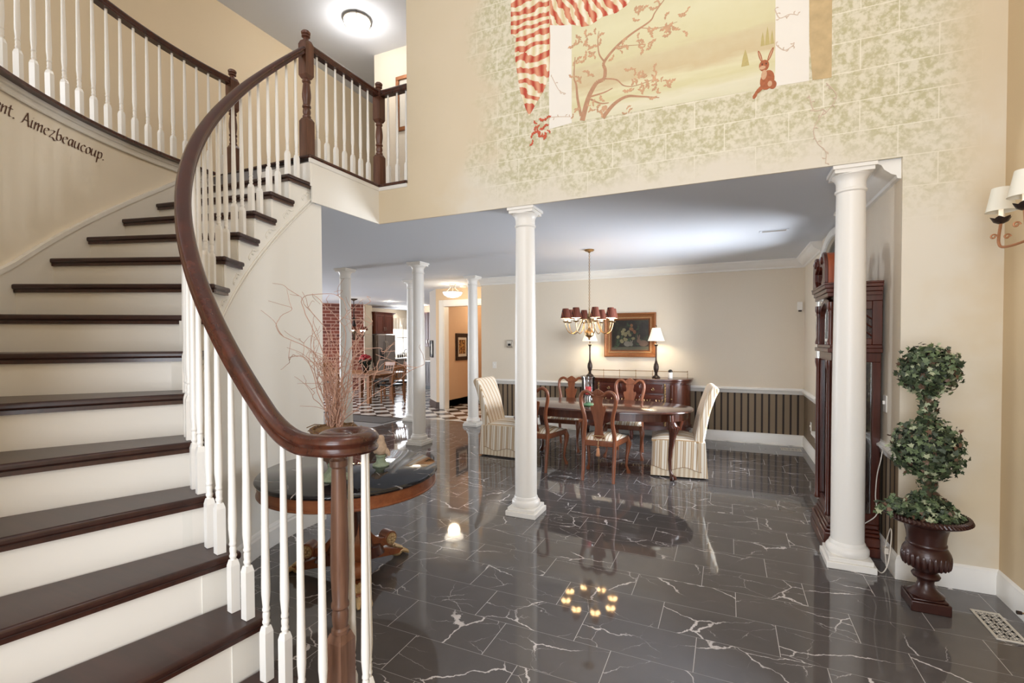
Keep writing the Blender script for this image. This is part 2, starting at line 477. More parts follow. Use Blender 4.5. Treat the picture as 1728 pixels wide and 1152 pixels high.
def mural_wall():
    """cream paint with painted, softly fading stone blocks"""
    t = NT('mural_wall_paint'); X = t.xyz(); P = t.coord()
    x, z = X[0], X[2]
    row = t.math('FLOOR', t.math('DIVIDE', t.math('SUBTRACT', z, 2.945), .2))
    fz = t.math('FRACT', t.math('ADD', t.math('DIVIDE', t.math('SUBTRACT', z, 2.945), .2), 100))
    sh = t.math('MULTIPLY', t.math('MODULO', t.math('ADD', row, 100), 2), .205)
    u = t.math('DIVIDE', t.math('ADD', t.math('ADD', x, .85), sh), .41)
    fu = t.math('FRACT', t.math('ADD', u, 100)); cu = t.math('FLOOR', u)
    dz = t.math('MULTIPLY', t.math('MINIMUM', fz, t.math('SUBTRACT', 1, fz)), .2)
    du = t.math('MULTIPLY', t.math('MINIMUM', fu, t.math('SUBTRACT', 1, fu)), .41)
    line = t.math('SUBTRACT', 1, t.step(t.math('MINIMUM', dz, du), .001, .005))
    n1 = t.noise(P, 26, 5, .65); n2 = t.noise(P, 3.2, 3, .5)
    mot = t.step(n1.outputs[0], .36, .62)
    stone = t.mix(mot, lin('#bab38c'), lin('#ddd6c0'))
    stone = t.mix(t.math('MULTIPLY', line, .75), stone, lin('#efe9d8'))
    # region of the painted stones, feathered with noise
    nn = t.math('MULTIPLY', t.math('SUBTRACT', n2.outputs[0], .5), 1.0)
    ex = t.math('ADD', t.math('ABSOLUTE', t.math('SUBTRACT', x, -.45)), nn)
    mx = t.math('SUBTRACT', 1, t.step(ex, 1.25, 1.75))
    mz = t.step(t.math('ADD', z, t.math('MULTIPLY', nn, .6)), 2.74, 3.06)
    m = t.math('MULTIPLY', mx, mz)
    # a paler patch creeping down beside the opening on the right
    m2 = t.math('MULTIPLY', t.math('SUBTRACT', 1, t.step(t.math('ABSOLUTE', t.math('SUBTRACT', x, 1.1)), .1, .35)), t.step(t.math('ADD', z, nn), 2.15, 2.75))
    m = t.math('MINIMUM', 1, t.math('ADD', m, t.math('MULTIPLY', m2, .6)))
    nz = t.noise(P, 2, 2)
    crm = t.mix(nz.outputs[0], lin('#d3c3a5'), lin('#dacab0'))
    # chalky glaze around the painted stones and down the edge of the opening
    ha = t.math('MULTIPLY', t.math('SUBTRACT', 1, t.step(ex, 1.5, 2.1)), t.math('SUBTRACT', 1, t.step(z, 2.95, 3.3)))
    hb = t.math('SUBTRACT', 1, t.step(t.math('ADD', x, t.math('MULTIPLY', nn, .15)), 1.08, 1.34))
    hb = t.math('MULTIPLY', hb, t.math('MULTIPLY', t.step(z, .6, 1.6), t.math('GREATER_THAN', x, 1.0)))
    crm = t.mix(t.math('MULTIPLY', t.math('MAXIMUM', ha, hb), .75), crm, lin('#e0dacd'))
    t.base(t.mix(t.math('MULTIPLY', m, .92), crm, stone)); t.b.inputs['Roughness'].default_value = .7
    return t.m
M['mural'] = mural_wall()
# ---------------------------------------------------------------- camera (focal length and tilt measured from the vanishing lines)
F, YAW, PIT, ROL, CY, EYE = 809.07, .4228, -.0201, .0036, 590.09, 1.5678
r_ = Vector((cos(YAW), sin(YAW), 0)); f_ = Vector((-sin(YAW)*cos(PIT), cos(YAW)*cos(PIT), sin(PIT))); u_ = r_.cross(f_)
xc = r_*cos(ROL) - u_*sin(ROL); yc = r_*sin(ROL) + u_*cos(ROL)
cd = bpy.data.cameras.new('camera'); cam = bpy.data.objects.new('camera', cd); COL.objects.link(cam)
cam.matrix_world = Matrix(((xc.x, yc.x, -f_.x, 0), (xc.y, yc.y, -f_.y, 0), (xc.z, yc.z, -f_.z, EYE), (0, 0, 0, 1)))
cd.sensor_width = 36; cd.lens = F*36/1728; cd.shift_y = (CY-576)/1728; cd.clip_start = .02
SC.camera = cam

# ---------------------------------------------------------------- key dimensions
H1, H2, TOP = 2.74, 3.10, 5.54            # lower ceiling, upper floor, upper ceiling
YB, YT = 3.87, 4.12                       # front and back of the mural wall
XR, XW = 1.022, 1.52                      # dining right wall, foyer right wall
YD = 8.13                                 # dining back wall
CX, CYS = -1.4612, 3.012                  # centre of the curved stair
T0, DT, RISE = 3.1648, .1136, .1981
RO = 2.92                                 # outer wall radius
NT_ = 15
OUT = {0: 180.6, 1: 186.2, 2: 191.8, 3: 197.6, 4: 203.3, 5: 208.9, 6: 214.4, 7: 222, 8: 230.8, 9: 239.3, 10: 246, 11: 252.2, 12: 258.2, 13: 264.6, 14: 271, 15: 277.5}
def pol(R, a, z=None):
    p = (CX+R*cos(a), CYS+R*sin(a)); return p if z is None else p+(z,)
def zt(k): return H2-k*RISE
def ta(k): return T0+k*DT

# ---------------------------------------------------------------- floors
struct('floor_marble', MB().prism([(-5.85,-2.7),(1.62,-2.7),(1.62,8.05),(-5.85,8.05)], -.08, 0), M['marble'])
struct('floor_checker', MB().prism([(-5.85,8.05),(1.2,8.05),(1.2,18),(-13.2,18),(-13.2,7.87),(-5.85,7.87)], -.08, 0), M['checker'])
struct('floor_carpet', MB().prism([(-13.2,2.6),(-5.85,2.6),(-5.85,7.87),(-13.2,7.87)], -.08, 0), M['carpet'])
tag(obj('floor_mat', MB().box(-7.35,-5.95,7.22,7.8,0.001,.012), M['mat']), 'dark grey mat lying before the step edge of the checkered floor', 'mat')
struct('trim_threshold', MB().box(-13.2,-5.86,7.85,7.885,0.0005,.014), M['darkbase'])
struct('trim_tile_border', MB().box(-5.85,-4.3,8.04,8.06,0.0003,.003), M['column'])

# ---------------------------------------------------------------- ceilings / upper floor
struct('ceiling_lower', MB().prism([(-13.2,YB+.02),(1.27,YB+.02),(1.27,18),(-13.2,18)], H1, H1+.12), M['ceil'])
struct('ceiling_balcony', MB().prism([(-6,3.08),(-3.215,3.08),(-3.215,YB+.02),(-6,YB+.02)], H1, H1+.1), M['ceil'])
land = [(-3.22,YB+.02),(-3.22,3.045)] + [pol(RO+.11, a) for a in [radians(181+2.5*i) for i in range(34)]] + [(-1.95,-1.2),(-6,-1.2),(-6,9.2),(-2.9,9.2),(-2.9,YB+.02)]
struct('floor_upper', MB().prism(land, H2-.16, H2), M['carpet'])
struct('ceiling_upper', MB().box(-6,1.7,-2.8,9.2,TOP,TOP+.1), M['ceil'])

# ---------------------------------------------------------------- mural wall, balcony fascia
w = MB()
w.box(-2.85, XR, YB, YB+.018, H1, H1+.13).box(-2.85, XR, YB, YT, H1+.13, TOP); w.box(XR, XW, YB, YB+.012, 0, H1+.2).box(XR+.25, XW, YB+.012, YT, 0, H1+.2).box(XR, XW, YB, YT, H1+.2, TOP)
struct('wall_mural', w, M['mural'], flat=True)
struct('wall_fascia_front', MB().box(-3.2, -2.85, YB, YB+.018, H1, H2), M['mural'], flat=True)
struct('wall_fascia_side', MB().box(-3.215, -3.2, 3.02, YB, H1, H2), M['wall_white'], flat=True)
struct('wall_foyer_right', MB().box(XW, XW+.12, -2.7, YT, 0, TOP), M['cream'], flat=True)
struct('wall_foyer_left', MB().box(-2.07, -1.95, -2.7, .06, 0, TOP), M['cream'], flat=True)
# front wall with the entrance and the tall window over it
w = MB().box(-2.07,-1.55,-2.7,-2.58,0,TOP).box(1.1,XW+.12,-2.7,-2.58,0,TOP).box(-1.55,1.1,-2.7,-2.58,2.35,2.75).box(-1.55,1.1,-2.7,-2.58,5.2,TOP)
struct('wall_foyer_front', w, M['cream'], flat=True)
# upper hall
struct('wall_upper_left', MB().box(-5.57,-5.45,-1.2,9.2,H2,TOP), M['upperhall'], flat=True)
struct('wall_upper_end', MB().box(-5.45,-1.95,-1.2,-1.08,H2,TOP), M['cream'], flat=True)
struct('wall_upper_back', MB().box(-5.45,-4.5,9.05,9.2,H2,TOP), M['peach'], flat=True)
struct('wall_upper_picture', MB().prism([(-4.513,5.385),(-2.85,5.385),(-2.85,5.5),(-4.4,5.5),(-4.4,9.1),(-4.513,9.1)], H2, TOP), M['peachpale'], flat=True)
struct('wall_upper_right', MB().box(-2.97,-2.85,YT,5.39,H2,TOP), M['peachpale'], flat=True)
struct('trim_upper_chair_line', MB().box(-5.45,-5.435,-1.0,9.0,H2,H2+.14), M['white'])

# ---------------------------------------------------------------- dining walls
w = MB().box(XR,XR+.25,YB+.012,5.27,0,H1).box(XR,XR+.25,6.83,YD+.12,0,H1).box(XR,XR+.25,5.27,6.83,0,.42)
aw = [(6.05-.78*cos(pi*i/24), 2.23+.42*sin(pi*i/24)) for i in range(25)]
for a, b in zip(aw, aw[1:]):
    w.prism([(a[0],a[1]),(b[0],b[1]),(b[0],H1),(a[0],H1)], XR, XR+.25, lambda x,y,z:(z,x,y))
struct('wall_dining_right', w, M['diny'], flat=True)
struct('wall_dining_back', MB().box(-4.3,XR+.1,YD,YD+.14,0,H1), M['dinx'], flat=True)
struct('wall_dining_return', MB().box(-4.3,-4.16,YD+.14,9.3,0,H1), M['peach'], flat=True)
# window in the dining wall
wi = MB()
out = [(5.27-.09,.42)] + [(6.05-.87*cos(pi*i/24), 2.23+.5*sin(pi*i/24)) for i in range(25)] + [(6.83+.09,.42)]
inn = [(5.27,.42)] + aw + [(6.83,.42)]
for i in range(len(out)-1):
    wi.prism([inn[i],out[i],out[i+1],inn[i+1]], XR-.03, XR+.0, lambda x,y,z:(z,x,y))
wi.box(XR-.07,XR+.02,5.12,6.98,.38,.42).box(XR-.03,XR,5.16,6.94,.28,.38)
for yy in (5.27,5.79,6.31,6.81): wi.box(XR+.01,XR+.05,yy,yy+.03,.42,2.5 if 5.5<yy<6.6 else 2.25)
for zz in (.42,.98,1.54,2.1): wi.box(XR+.01,XR+.05,5.27,6.83,zz,zz+.03)
wf = struct('window_1', wi, M['white'], bevel=.006)
pane = [(5.27,.42)] + aw + [(6.83,.42)]
struct('window_glass', MB().prism(pane, XR+.028, XR+.032, lambda x,y,z:(z,x,y)), M['glass'], wf, flat=True)

# ---------------------------------------------------------------- rear hall and kitchen shell
w = MB().box(-6.09,-5.87,9.3,9.42,0,H1).box(-4.75,-4.16,9.3,9.42,0,H1).box(-5.87,-4.75,9.3,9.42,2.36,H1)
struct('wall_hall_back', w, M['peach'], flat=True)
struct('wall_hall_chamfer', MB().prism([(-6.09,9.3),(-6.58,9.78),(-6.58,13.7),(-6.46,13.7),(-6.46,9.83),(-6.09,9.47)], 0, H1), M['greyroom'], flat=True)
struct('wall_passage_left', MB().box(-6.14,-6.0,9.47,12.6,0,H1), M['orange'], flat=True)
struct('wall_passage_end', MB().box(-6.0,-4.0,12.5,12.6,0,H1), M['orange'], flat=True)
struct('wall_passage_right', MB().box(-4.16,-4.04,9.42,12.5,0,H1), M['orange'], flat=True)
struct('wall_kitchen_back', MB().box(-9.6,-6.46,13.66,13.78,0,H1), M['greyroom'], flat=True)
struct('wall_kitchen_end', MB().box(-11.6,-6.4,17.5,17.62,0,H1), M['peachpale'], flat=True)
w = MB().box(-11.62,-11.5,12.7,14.2,0,H1).box(-11.62,-11.5,15.75,17.62,0,H1).box(-11.62,-11.5,14.2,15.75,0,1.06).box(-11.62,-11.5,14.2,15.75,2.3,H1)
struct('wall_kitchen_window', w, M['peachpale'], flat=True)
struct('wall_brick', MB().prism([(-12.6,9.72),(-10.64,12.09),(-10.75,12.18),(-12.71,9.81)], 0, H1), M['brick'], flat=True)
struct('wall_kitchen_pier', MB().prism([(-10.62,12.08),(-10.94,12.83),(-11.6,12.83),(-11.5,12.08)], 0, H1), M['peachpale'], flat=True)
struct('wall_house_left', MB().box(-13.2,-13.1,2.6,9.0,0,H1), M['peachpale'], flat=True)
struct('wall_house_near', MB().box(-13.2,-4.5,2.5,2.6,0,H1), M['peachpale'], flat=True)
# door casing of the passage
dc = MB().box(-5.99,-5.87,9.265,9.3,0,2.48).box(-4.75,-4.63,9.265,9.3,0,2.48).box(-5.87,-4.75,9.265,9.3,2.36,2.48)
dc.box(-5.87,-5.845,9.27,9.46,0,2.335).box(-4.775,-4.75,9.27,9.46,0,2.335).box(-5.87,-4.75,9.27,9.46,2.335,2.36)
struct('door_1', dc, M['white'], bevel=.008)
# kitchen window
kw = MB()
for yy in (14.2,14.7,15.22,15.71): kw.box(-11.54,-11.49,yy,yy+.04,1.06,2.3)
for zz in (1.06,1.66,2.26): kw.box(-11.54,-11.49,14.2,15.75,zz,zz+.04)
kw.box(-11.5,-11.44,14.1,15.85,1.02,1.06)
struct('window_2', kw, M['white'])
tag(obj('window_backlight', MB().box(-11.56,-11.55,14.2,15.75,1.06,2.3), M['backlight']), 'added glowing white sheer over the kitchen window above the sink', 'light_panel')
vl = MB()
for i in range(22): vl.box(-11.42,-11.36+.015*(i % 2),14.05+i*.085,14.05+i*.085+.085,2.0,2.42)
tag(obj('window_valance', vl, M['peachpale']), 'pale pleated valance hanging above the kitchen window', 'valance')

# ---------------------------------------------------------------- trim: crown, chair rail, baseboards
CROWN = [(0,0),(.125,0),(.125,-.018),(.105,-.03),(.09,-.06),(.05,-.095),(.025,-.105),(.02,-.125),(0,-.13)]
def run(name, path, prof, mat):
    return struct(name, MB().sweep(path, prof), mat, sharp=25)
# lateral is to the right of travel: travel so that the room lies on the right
run('trim_crown_back', [(-4.3,YD,H1),(XR,YD,H1)], CROWN, M['white'])
run('trim_crown_right', [(XR,YD,H1),(XR,6.75,H1)], CROWN, M['white'])
run('trim_crown_near', [(XR,5.35,H1),(XR,YB+.03,H1)], CROWN, M['white'])
RAILP = [(0,0),(.022,0),(.03,-.012),(.045,-.02),(.045,-.034),(.03,-.045),(.018,-.075),(.012,-.09),(0,-.09)]
run('trim_chair_rail_back', [(-4.3,YD,.84),(XR,YD,.84)], RAILP, M['white'])
run('trim_chair_rail_right', [(XR,YD,.84),(XR,6.94,.84)], RAILP, M['white'])
run('trim_chair_rail_near', [(XR,5.16,.84),(XR,YB-.012,.84)], RAILP, M['white'])
BASE = [(0,0),(.018,0),(.018,.115),(.012,.13),(.012,.14),(.006,.15),(0,.155)]
run('baseboard_dining', [(-4.3,YD,0),(XR,YD,0),(XR,YB,0),(XW,YB,0),(XW,-2.58,0)], BASE, M['white'])
run('baseboard_hall', [(-6.58,13.6,0),(-6.58,9.78,0),(-6.09,9.3,0),(-5.99,9.3,0)], BASE, M['darkbase'])
run('baseboard_passage', [(-6.0,9.47,0),(-6.0,12.5,0),(-4.16,12.5,0)], [(-x,z) for x,z in BASE][::-1], M['darkbase'])

# ---------------------------------------------------------------- columns
def column(x, y, label, grp='white columns', s=1.0):
    t = thing('column', label, 'column', (x, y, 0), group=grp)
    t['kind'] = 'thing'
    b = MB().box(-.143,.143,-.143,.143,0,.045).box(-.128,.128,-.128,.128,.045,.075)
    b.lathe([(.122,.075),(.128,.09),(.128,.115),(.118,.13),(.108,.136),(.108,.15),(.1,.165)], seg=40)
    obj('column_base', b, M['column'], t, world=False, bevel=.004)
    sh = [(.099,.16)] + [(.099 - .014*max(0,(z-.9)/1.66)**1.3, z) for z in [.2,.6,.9,1.2,1.5,1.8,2.1,2.4,2.56]] + [(.085,2.575)]
    obj('column_shaft', MB().lathe(sh, seg=48), M['column'], t, world=False)
    c = MB().lathe([(.085,2.57),(.094,2.578),(.094,2.59),(.087,2.598),(.087,2.635),(.09,2.65),(.1,2.672),(.113,2.684),(.113,2.69)], seg=48)
    c.box(-.112,.112,-.112,.112,2.69,2.715).box(-.124,.124,-.124,.124,2.715,H1-.001)
    obj('column_capital', c, M['column'], t, world=False)
    return t
column(-1.665, 4.0, 'white round column on a square base standing alone mid opening on the marble floor')
column(.77, 4.0, 'white round column beside the grandfather clock and the ivy topiary')
column(-4.27, 6.04, 'white column in the rear hall standing just behind the bird ornament on the round table')
column(-4.27, 7.74, 'white column beside the striped host chair at the left end of the dining table')
column(-5.7, 6.04, 'white rear column seen behind the curly willow branches')
column(-5.63, 7.74, 'white rear column almost hidden behind another column at the kitchen step')
# ---------------------------------------------------------------- staircase
st = thing('curved_staircase', 'curved staircase with dark brown treads and white risers rising to the balcony', 'staircase', (-1.5, 1.2, 0))
RIN = 1.742
for k in range(1, NT_+1):
    z = zt(k); a0, a1 = ta(k), ta(k-1); o0, o1 = radians(OUT[k]), radians(OUT[k-1])
    I0 = Vector(pol(RIN, a0)); O0 = Vector(pol(RO-.015, o0))
    d = (O0-I0).normalized(); nb = Vector((d.y, -d.x))           # unit vector pointing to the back of the tread
    if nb.dot(Vector(pol(RIN, a1))-I0) < 0: nb = -nb
    I1 = Vector(pol(RIN, a1-.012)); O1 = Vector(pol(RO-.015, o1-.01))
    inner = [pol(RIN, a0+(a1-.012-a0)*i/4) for i in range(5)]
    outer = [pol(RO-.015, o1-.01+(o0-o1+.01)*i/4) for i in range(5)]
    mb = MB().prism(inner+outer, z-.032, z)
    # side return of the nosing reaching past the next riser, with its little cove below
    ret = [pol(RIN, a0-.152*i/5) for i in range(6)] + [pol(RIN+.03, a0-.152*(5-i)/5) for i in range(6)]
    mb.prism(ret, z-.0319, z-.0001)
    tr = obj('tread', mb, M['tread'], st, bevel=.011, seg=3)
    cv = MB()
    Ii, Oi = I0+nb*.014+d*.012, O0+nb*.014
    cv.prism([tuple(Ii), tuple(Oi), tuple(Oi+nb*.02), tuple(Ii+nb*.02)], z-.05, z-.032)
    ret = [pol(RIN+.012, a0-.008-.14*i/5) for i in range(6)] + [pol(RIN+.034, a0-.008-.14*(5-i)/5) for i in range(6)]
    cv.prism(ret, z-.05, z-.032)
    obj('cove_moulding', cv, M['dark_wood'], tr)
    zb = zt(k+1) if k < NT_ else 0
    Ir, Or = I0+nb*.03+d*.032, O0+nb*.03
    obj('riser', MB().prism([tuple(Ir), tuple(Or), tuple(Or+nb*.02), tuple(Ir+nb*.02)], zb-.03 if k < NT_ else 0, z-.03), M['riser'], st)
# riser under the landing edge
a0 = ta(0); I0 = Vector(pol(RIN, a0)); O0 = Vector(pol(RO, radians(OUT[0])))
obj('riser', MB().prism([(I0.x+.0, I0.y+.03),(O0.x, O0.y+.03),(O0.x, O0.y+.05),(I0.x, I0.y+.05)], zt(1)-.03, H2-.03), M['riser'], st)
obj('landing_nosing', MB().prism([(I0.x-.0, I0.y),(O0.x, O0.y),(O0.x, O0.y+.09),(I0.x, I0.y+.09)], H2-.001, H2+.022), M['tread'], st, bevel=.009)
# inner wall below the treads, closed to the floor, stepped along its top
RS = 1.776
wl = MB()
def slab(mb, a, b, z0, z1, r0=RS, r1=RS+.1, n=4):
    mb.prism([pol(r0, a+(b-a)*i/n) for i in range(n+1)] + [pol(r1, b+(a-b)*i/n) for i in range(n+1)], z0, z1)
for k in range(1, NT_+1): slab(wl, ta(k)-.018, ta(k-1)-.018, 0, zt(k)-.03)
slab(wl, ta(0)-.018, radians(175.6), 0, H1+.3, n=6)
struct('wall_stair_inner', wl, M['wall_white'], sharp=30)
bb = MB().sweep([pol(RS, radians(175.6)+i*(ta(NT_)-radians(175.6))/60, 0) for i in range(61)], [(x if x else 0, z) for x, z in [(0,0),(-.02,0),(-.02,.125),(-.013,.14),(-.013,.15),(-.006,.165),(0,.17)]])
struct('baseboard_stair', bb, M['white'], sharp=25)
# raking bead and scroll brackets on the stringer
bd = MB()
for off, rr in ((-.40,.007),(-.43,.005)):
    bd.tube([pol(RS-.004, ta(q), zt(q)+off) for q in [(-.6+i*.25) for i in range(63)] if zt(q)+off > .2], rr, 6)
obj('stringer_bead', bd, M['wall_white'], st)
for k in range(1, 14):
    s = MB(); a = ta(k)-.02; z = zt(k)-.075
    pts = [(0,0),(.03,-.012),(.06,-.008),(.075,-.03),(.06,-.042),(.05,-.03)]
    s.tube([pol(RS-.003, a-.14+p[0]/RS+.0, z+p[1]) for p in smooth(pts, 4)], .004, 6)
    pts = [(.075,-.03),(.1,-.05),(.11,-.075),(.098,-.085),(.092,-.07)]
    s.tube([pol(RS-.003, a-.14+p[0]/RS, z+p[1]) for p in smooth(pts, 4)], .004, 6)
    obj('scroll_bracket', s, M['wall_white'], st)
# outer skirt board following the treads
def zout(a):   # height of the nosing line at outer angle a (degrees)
    ks = sorted(OUT)
    for i in ks[:-1]:
        if OUT[i] <= a <= OUT[i+1]: return zt(i + (a-OUT[i])/(OUT[i+1]-OUT[i]))
    return zt(ks[0]) if a < OUT[0] else zt(ks[-1])
sk = MB(); cap = MB(); N = 70; A = [OUT[0] + (OUT[15]-OUT[0])*i/N for i in range(N+1)]
for a, b in zip(A, A[1:]):
    ra, rb = radians(a), radians(b); za, zb = zout(a), zout(b)
    for mb, lo, hi, r0, r1 in ((sk, -.32, .085, RO-.02, RO-.001), (cap, .085, .115, RO-.03, RO-.001)):
        p = [pol(r0, ra), pol(r1, ra), pol(r1, rb), pol(r0, rb)]; zz = [za, za, zb, zb]
        mb.add([(q[0], q[1], min(H2-.09, max(.0, v+lo))) for q, v in zip(p, zz)] + [(q[0], q[1], min(H2-.078, max(.02, v+hi))) for q, v in zip(p, zz)],
               [(0,3,2,1),(4,5,6,7),(0,1,5,4),(1,2,6,5),(2,3,7,6),(3,0,4,7)])
obj('skirt_board', sk, M['riser'], st); obj('skirt_cap', cap, M['white'], st, sharp=60)
# outer curved wall
ow = MB()
n = 60; aa = [radians(176 + (262-176)*i/n) for i in range(n+1)]
for a, b in zip(aa, aa[1:]): ow.prism([pol(RO, a), pol(RO, b), pol(RO+.12, b), pol(RO+.12, a)], 0, H2-.0045)
struct('wall_stair_outer', ow, M['stairwall'], sharp=30)
# balcony edge: brown nosing strip, white band and bead below
ed = MB(); ed2 = MB(); ed3 = MB()
aa = [radians(181.5 + (262-181.5)*i/50) for i in range(51)]
ed.sweep([pol(RO-.03, a, H2) for a in aa], [(-.055,-.004),(-.055,.016),(-.045,.024),(.05,.024),(.05,-.004)])
ed2.sweep([pol(RO-.003, a, H2) for a in aa], [(-.012,-.06),(-.012,-.004),(.0,-.004),(.0,-.06)])
ed3.sweep([pol(RO-.01, a, H2) for a in aa], [(-.022,-.03),(-.026,-.015),(-.026,-.004),(0,-.004),(0,-.03)])
ed3.sweep([pol(RO-.01, a, H2) for a in aa], [(-.01,-.072),(-.014,-.065),(-.01,-.058),(0,-.058),(0,-.072)])
struct('trim_balcony_curve', ed2, M['white']); struct('trim_balcony_bead', ed3, M['white'])
struct('trim_balcony_nosing', ed, M['rail'])
e = MB().sweep([(-3.2,2.985,H2),(-3.2,YB,H2),(-2.85,YB,H2)], [(-.06,-.003),(-.06,.024),(.022,.024),(.028,.015),(.028,.004),(.022,-.003)])
struct('trim_landing_nosing', e, M['rail'])
e = MB().sweep([(-3.2,2.985,H2),(-3.2,YB,H2),(-2.85,YB,H2)], [(0,-.035),(.006,-.033),(.014,-.02),(.018,-.0035),(0,-.0035)])
struct('trim_landing_cove', e, M['white'])

# ---------------------------------------------------------------- railings
RB = 1.802
RAILPROF = [(-.030,-.034),(-.034,-.026),(-.025,-.015),(-.025,-.006),(-.034,.004),(-.034,.014),(-.026,.026),(-.012,.033),(.012,.033),(.026,.026),(.034,.014),(.034,.004),(.025,-.006),(.025,-.015),(.034,-.026),(.030,-.034)]
def baluster_mb(h, blk=.19):
    b = MB(); w = .0165
    vs = []
    b.box(-w,w,-w,w,0,blk-.012)
    # chamfer to the ring
    q = [(-w,-w),(w,-w),(w,w),(-w,w)]; c = .0115
    b.add([(x,y,blk-.012) for x,y in q]+[(x*c/w,y*c/w,blk+.01) for x,y in q], [(0,1,5,4),(1,2,6,5),(2,3,7,6),(3,0,4,7),(4,5,6,7)])
    b.lathe([(.0115,blk+.004),(.0105,blk+.016),(.0135,blk+.022),(.0135,blk+.028),(.011,blk+.033),(.0125,blk+.045),(.0125,blk+.055),(.0105,blk+.062),(.0135,blk+.068),(.0135,blk+.073),(.0115,blk+.08),(.0155,blk+.13),(.0155,blk+.16),(.0135,blk+.3),(.0088,h)], seg=14)
    return b
def baluster(par, p, h, rz, blk=.19, name='baluster'):
    mb = baluster_mb(h-.0012, blk); p = (p[0], p[1], p[2]+.0012)
    m = Matrix.Rotation(rz, 3, 'Z')
    mb.xform(lambda x, y, z: tuple(m @ Vector((x, y, z)) + Vector(p)))
    return obj(name, mb, M['baluster'], par)
def newel(par, p, h, rz=0, top=True):
    w = .0425; b = MB()
    b.box(-w,w,-w,w,0,.30)
    q = [(-w,-w),(w,-w),(w,w),(-w,w)]; c = .029
    b.add([(x,y,.30) for x,y in q]+[(x*c/w,y*c/w,.325) for x,y in q], [(0,1,5,4),(1,2,6,5),(2,3,7,6),(3,0,4,7),(4,5,6,7)])
    zu = h-.40
    b.lathe([(.028,.318),(.034,.33),(.034,.342),(.027,.352),(.033,.375),(.031,.395),(.026,.408),(.035,.416),(.035,.428),(.028,.436),(.036,.5),(.036,.53),(.03,zu-.06),(.026,zu-.04),(.034,zu-.03),(.034,zu-.018),(.028,zu-.008),(.028,zu+.004)], seg=24)
    b.add([(x*c/w,y*c/w,zu-.002) for x,y in q]+[(x,y,zu+.025) for x,y in q], [(3,2,1,0),(0,1,5,4),(1,2,6,5),(2,3,7,6),(3,0,4,7)])
    b.box(-w,w,-w,w,zu+.025,h-.115)
    b.add([(x,y,h-.115) for x,y in q]+[(x*.72,y*.72,h-.085) for x,y in q], [(0,1,5,4),(1,2,6,5),(2,3,7,6),(3,0,4,7),(4,5,6,7)])
    b.lathe([(.029,h-.088),(.022,h-.075),(.02,h-.06),(.034,h-.052),(.034,h-.044),(.024,h-.038),(.036,h-.028),(.038,h-.015),(.03,h-.004),(.012,h),(0,h)], seg=24)
    m = Matrix.Rotation(rz, 3, 'Z')
    b.xform(lambda x, y, z: tuple(m @ Vector((x, y, z)) + Vector(p)))
    return obj('newel_post', b, M['newel'], par, sharp=30)

sr = thing('stair_railing', 'stair handrail of dark wood spiralling to a volute, with white balusters', 'railing', (-1.25, 1.33, 0))
RH = .885
def zrail(q): return zt(q)+RH
QE, QL = 13.5, .95
def zease(q):
    u = min(1, (q-QE)/QL)
    return zrail(q) if u < 0 else zrail(QE) - RISE*QL*(u-.5*u*u)
def rrail(q): return RB-.015+.034*min(1, max(0, (q-4)/9.5))
path = []
q = -.02
while q < QE-.05:
    path.append(pol(rrail(q), ta(q), zrail(q))); q += .16
# easing into the level volute
Rv = RB+.02
for i in range(1, 15):
    u = (i-1)/13; q = QE + QL*u
    zz = zrail(QE) - RISE*QL*(u - .5*u*u)
    path.append(pol(rrail(q), ta(q), zz))
zv = path[-1][2]
for i in range(1, 5):
    q = QE+QL+.31*i/4; path.append(pol(rrail(q), ta(q), zv))
aend = ta(QE+QL+.31); Rv = rrail(QE+QL+.31)
S = Vector(pol(Rv, aend)); tang = Vector((-sin(aend), cos(aend))); nl = Vector((-tang.y, tang.x))
r0 = .098; NC = S + nl*r0
a_s = atan2((S-NC).y, (S-NC).x)
vol = []
for i in range(1, 41):
    u = i/40; a = a_s + 2*pi*1.12*u; r = r0 - .052*u
    vol.append((NC.x+r*cos(a), NC.y+r*sin(a), zv))
hr = MB().sweep(path+vol, RAILPROF)
hr.sphere((vol[-1][0], vol[-1][1], zv+.002), (.034,.034,.031), 16, 10)
obj('handrail', hr, M['rail'], sr, sharp=50)
# starting newel: slender turned post under the volute
p = (NC.x-.03, NC.y-.0, zt(15)+.0012)
b = MB(); w = .036; hb = .52-zt(15)
b.box(-w,w,-w,w,0,hb-.03)
qd = [(-w,-w),(w,-w),(w,w),(-w,w)]
b.add([(x,y,hb-.03) for x,y in qd]+[(x*.7,y*.7,hb) for x,y in qd], [(0,1,5,4),(1,2,6,5),(2,3,7,6),(3,0,4,7),(4,5,6,7)])
ht = zv-.034-zt(15)
b.lathe([(.024,hb-.008),(.031,hb),(.031,hb+.012),(.025,hb+.02),(.029,hb+.045),(.029,hb+.07),(.025,hb+.085),(.031,hb+.092),(.031,hb+.104),(.027,hb+.112),(.032,hb+.22),(.031,hb+.32),(.025,ht-.085),(.024,ht-.07),(.031,ht-.062),(.031,ht-.042),(.022,ht-.034),(.023,ht)], seg=28)
b.xform(lambda x, y, z: (x+p[0], y+p[1], z+p[2]))
obj('newel_post', b, M['post'], sr, sharp=30)
# balusters, two to a tread
for k in range(1, 15):
    for da in (-.03, -.084):
        a = ta(k)+da; qq = (a-T0)/DT
        zr = zease(qq)
        baluster(sr, pol(RB, a, zt(k)), zr-.03-zt(k), a)
for q_ in (14.2, 14.64):
    baluster(sr, pol(rrail(q_), ta(q_), zt(15)), zease(q_)-.03-zt(15), ta(q_))
for u in (.2, .36, .5):
    a = a_s + 2*pi*1.12*u; r = r0-.052*u
    baluster(sr, (NC.x+r*cos(a), NC.y+r*sin(a), zt(15)), zv-.03-zt(15), a)
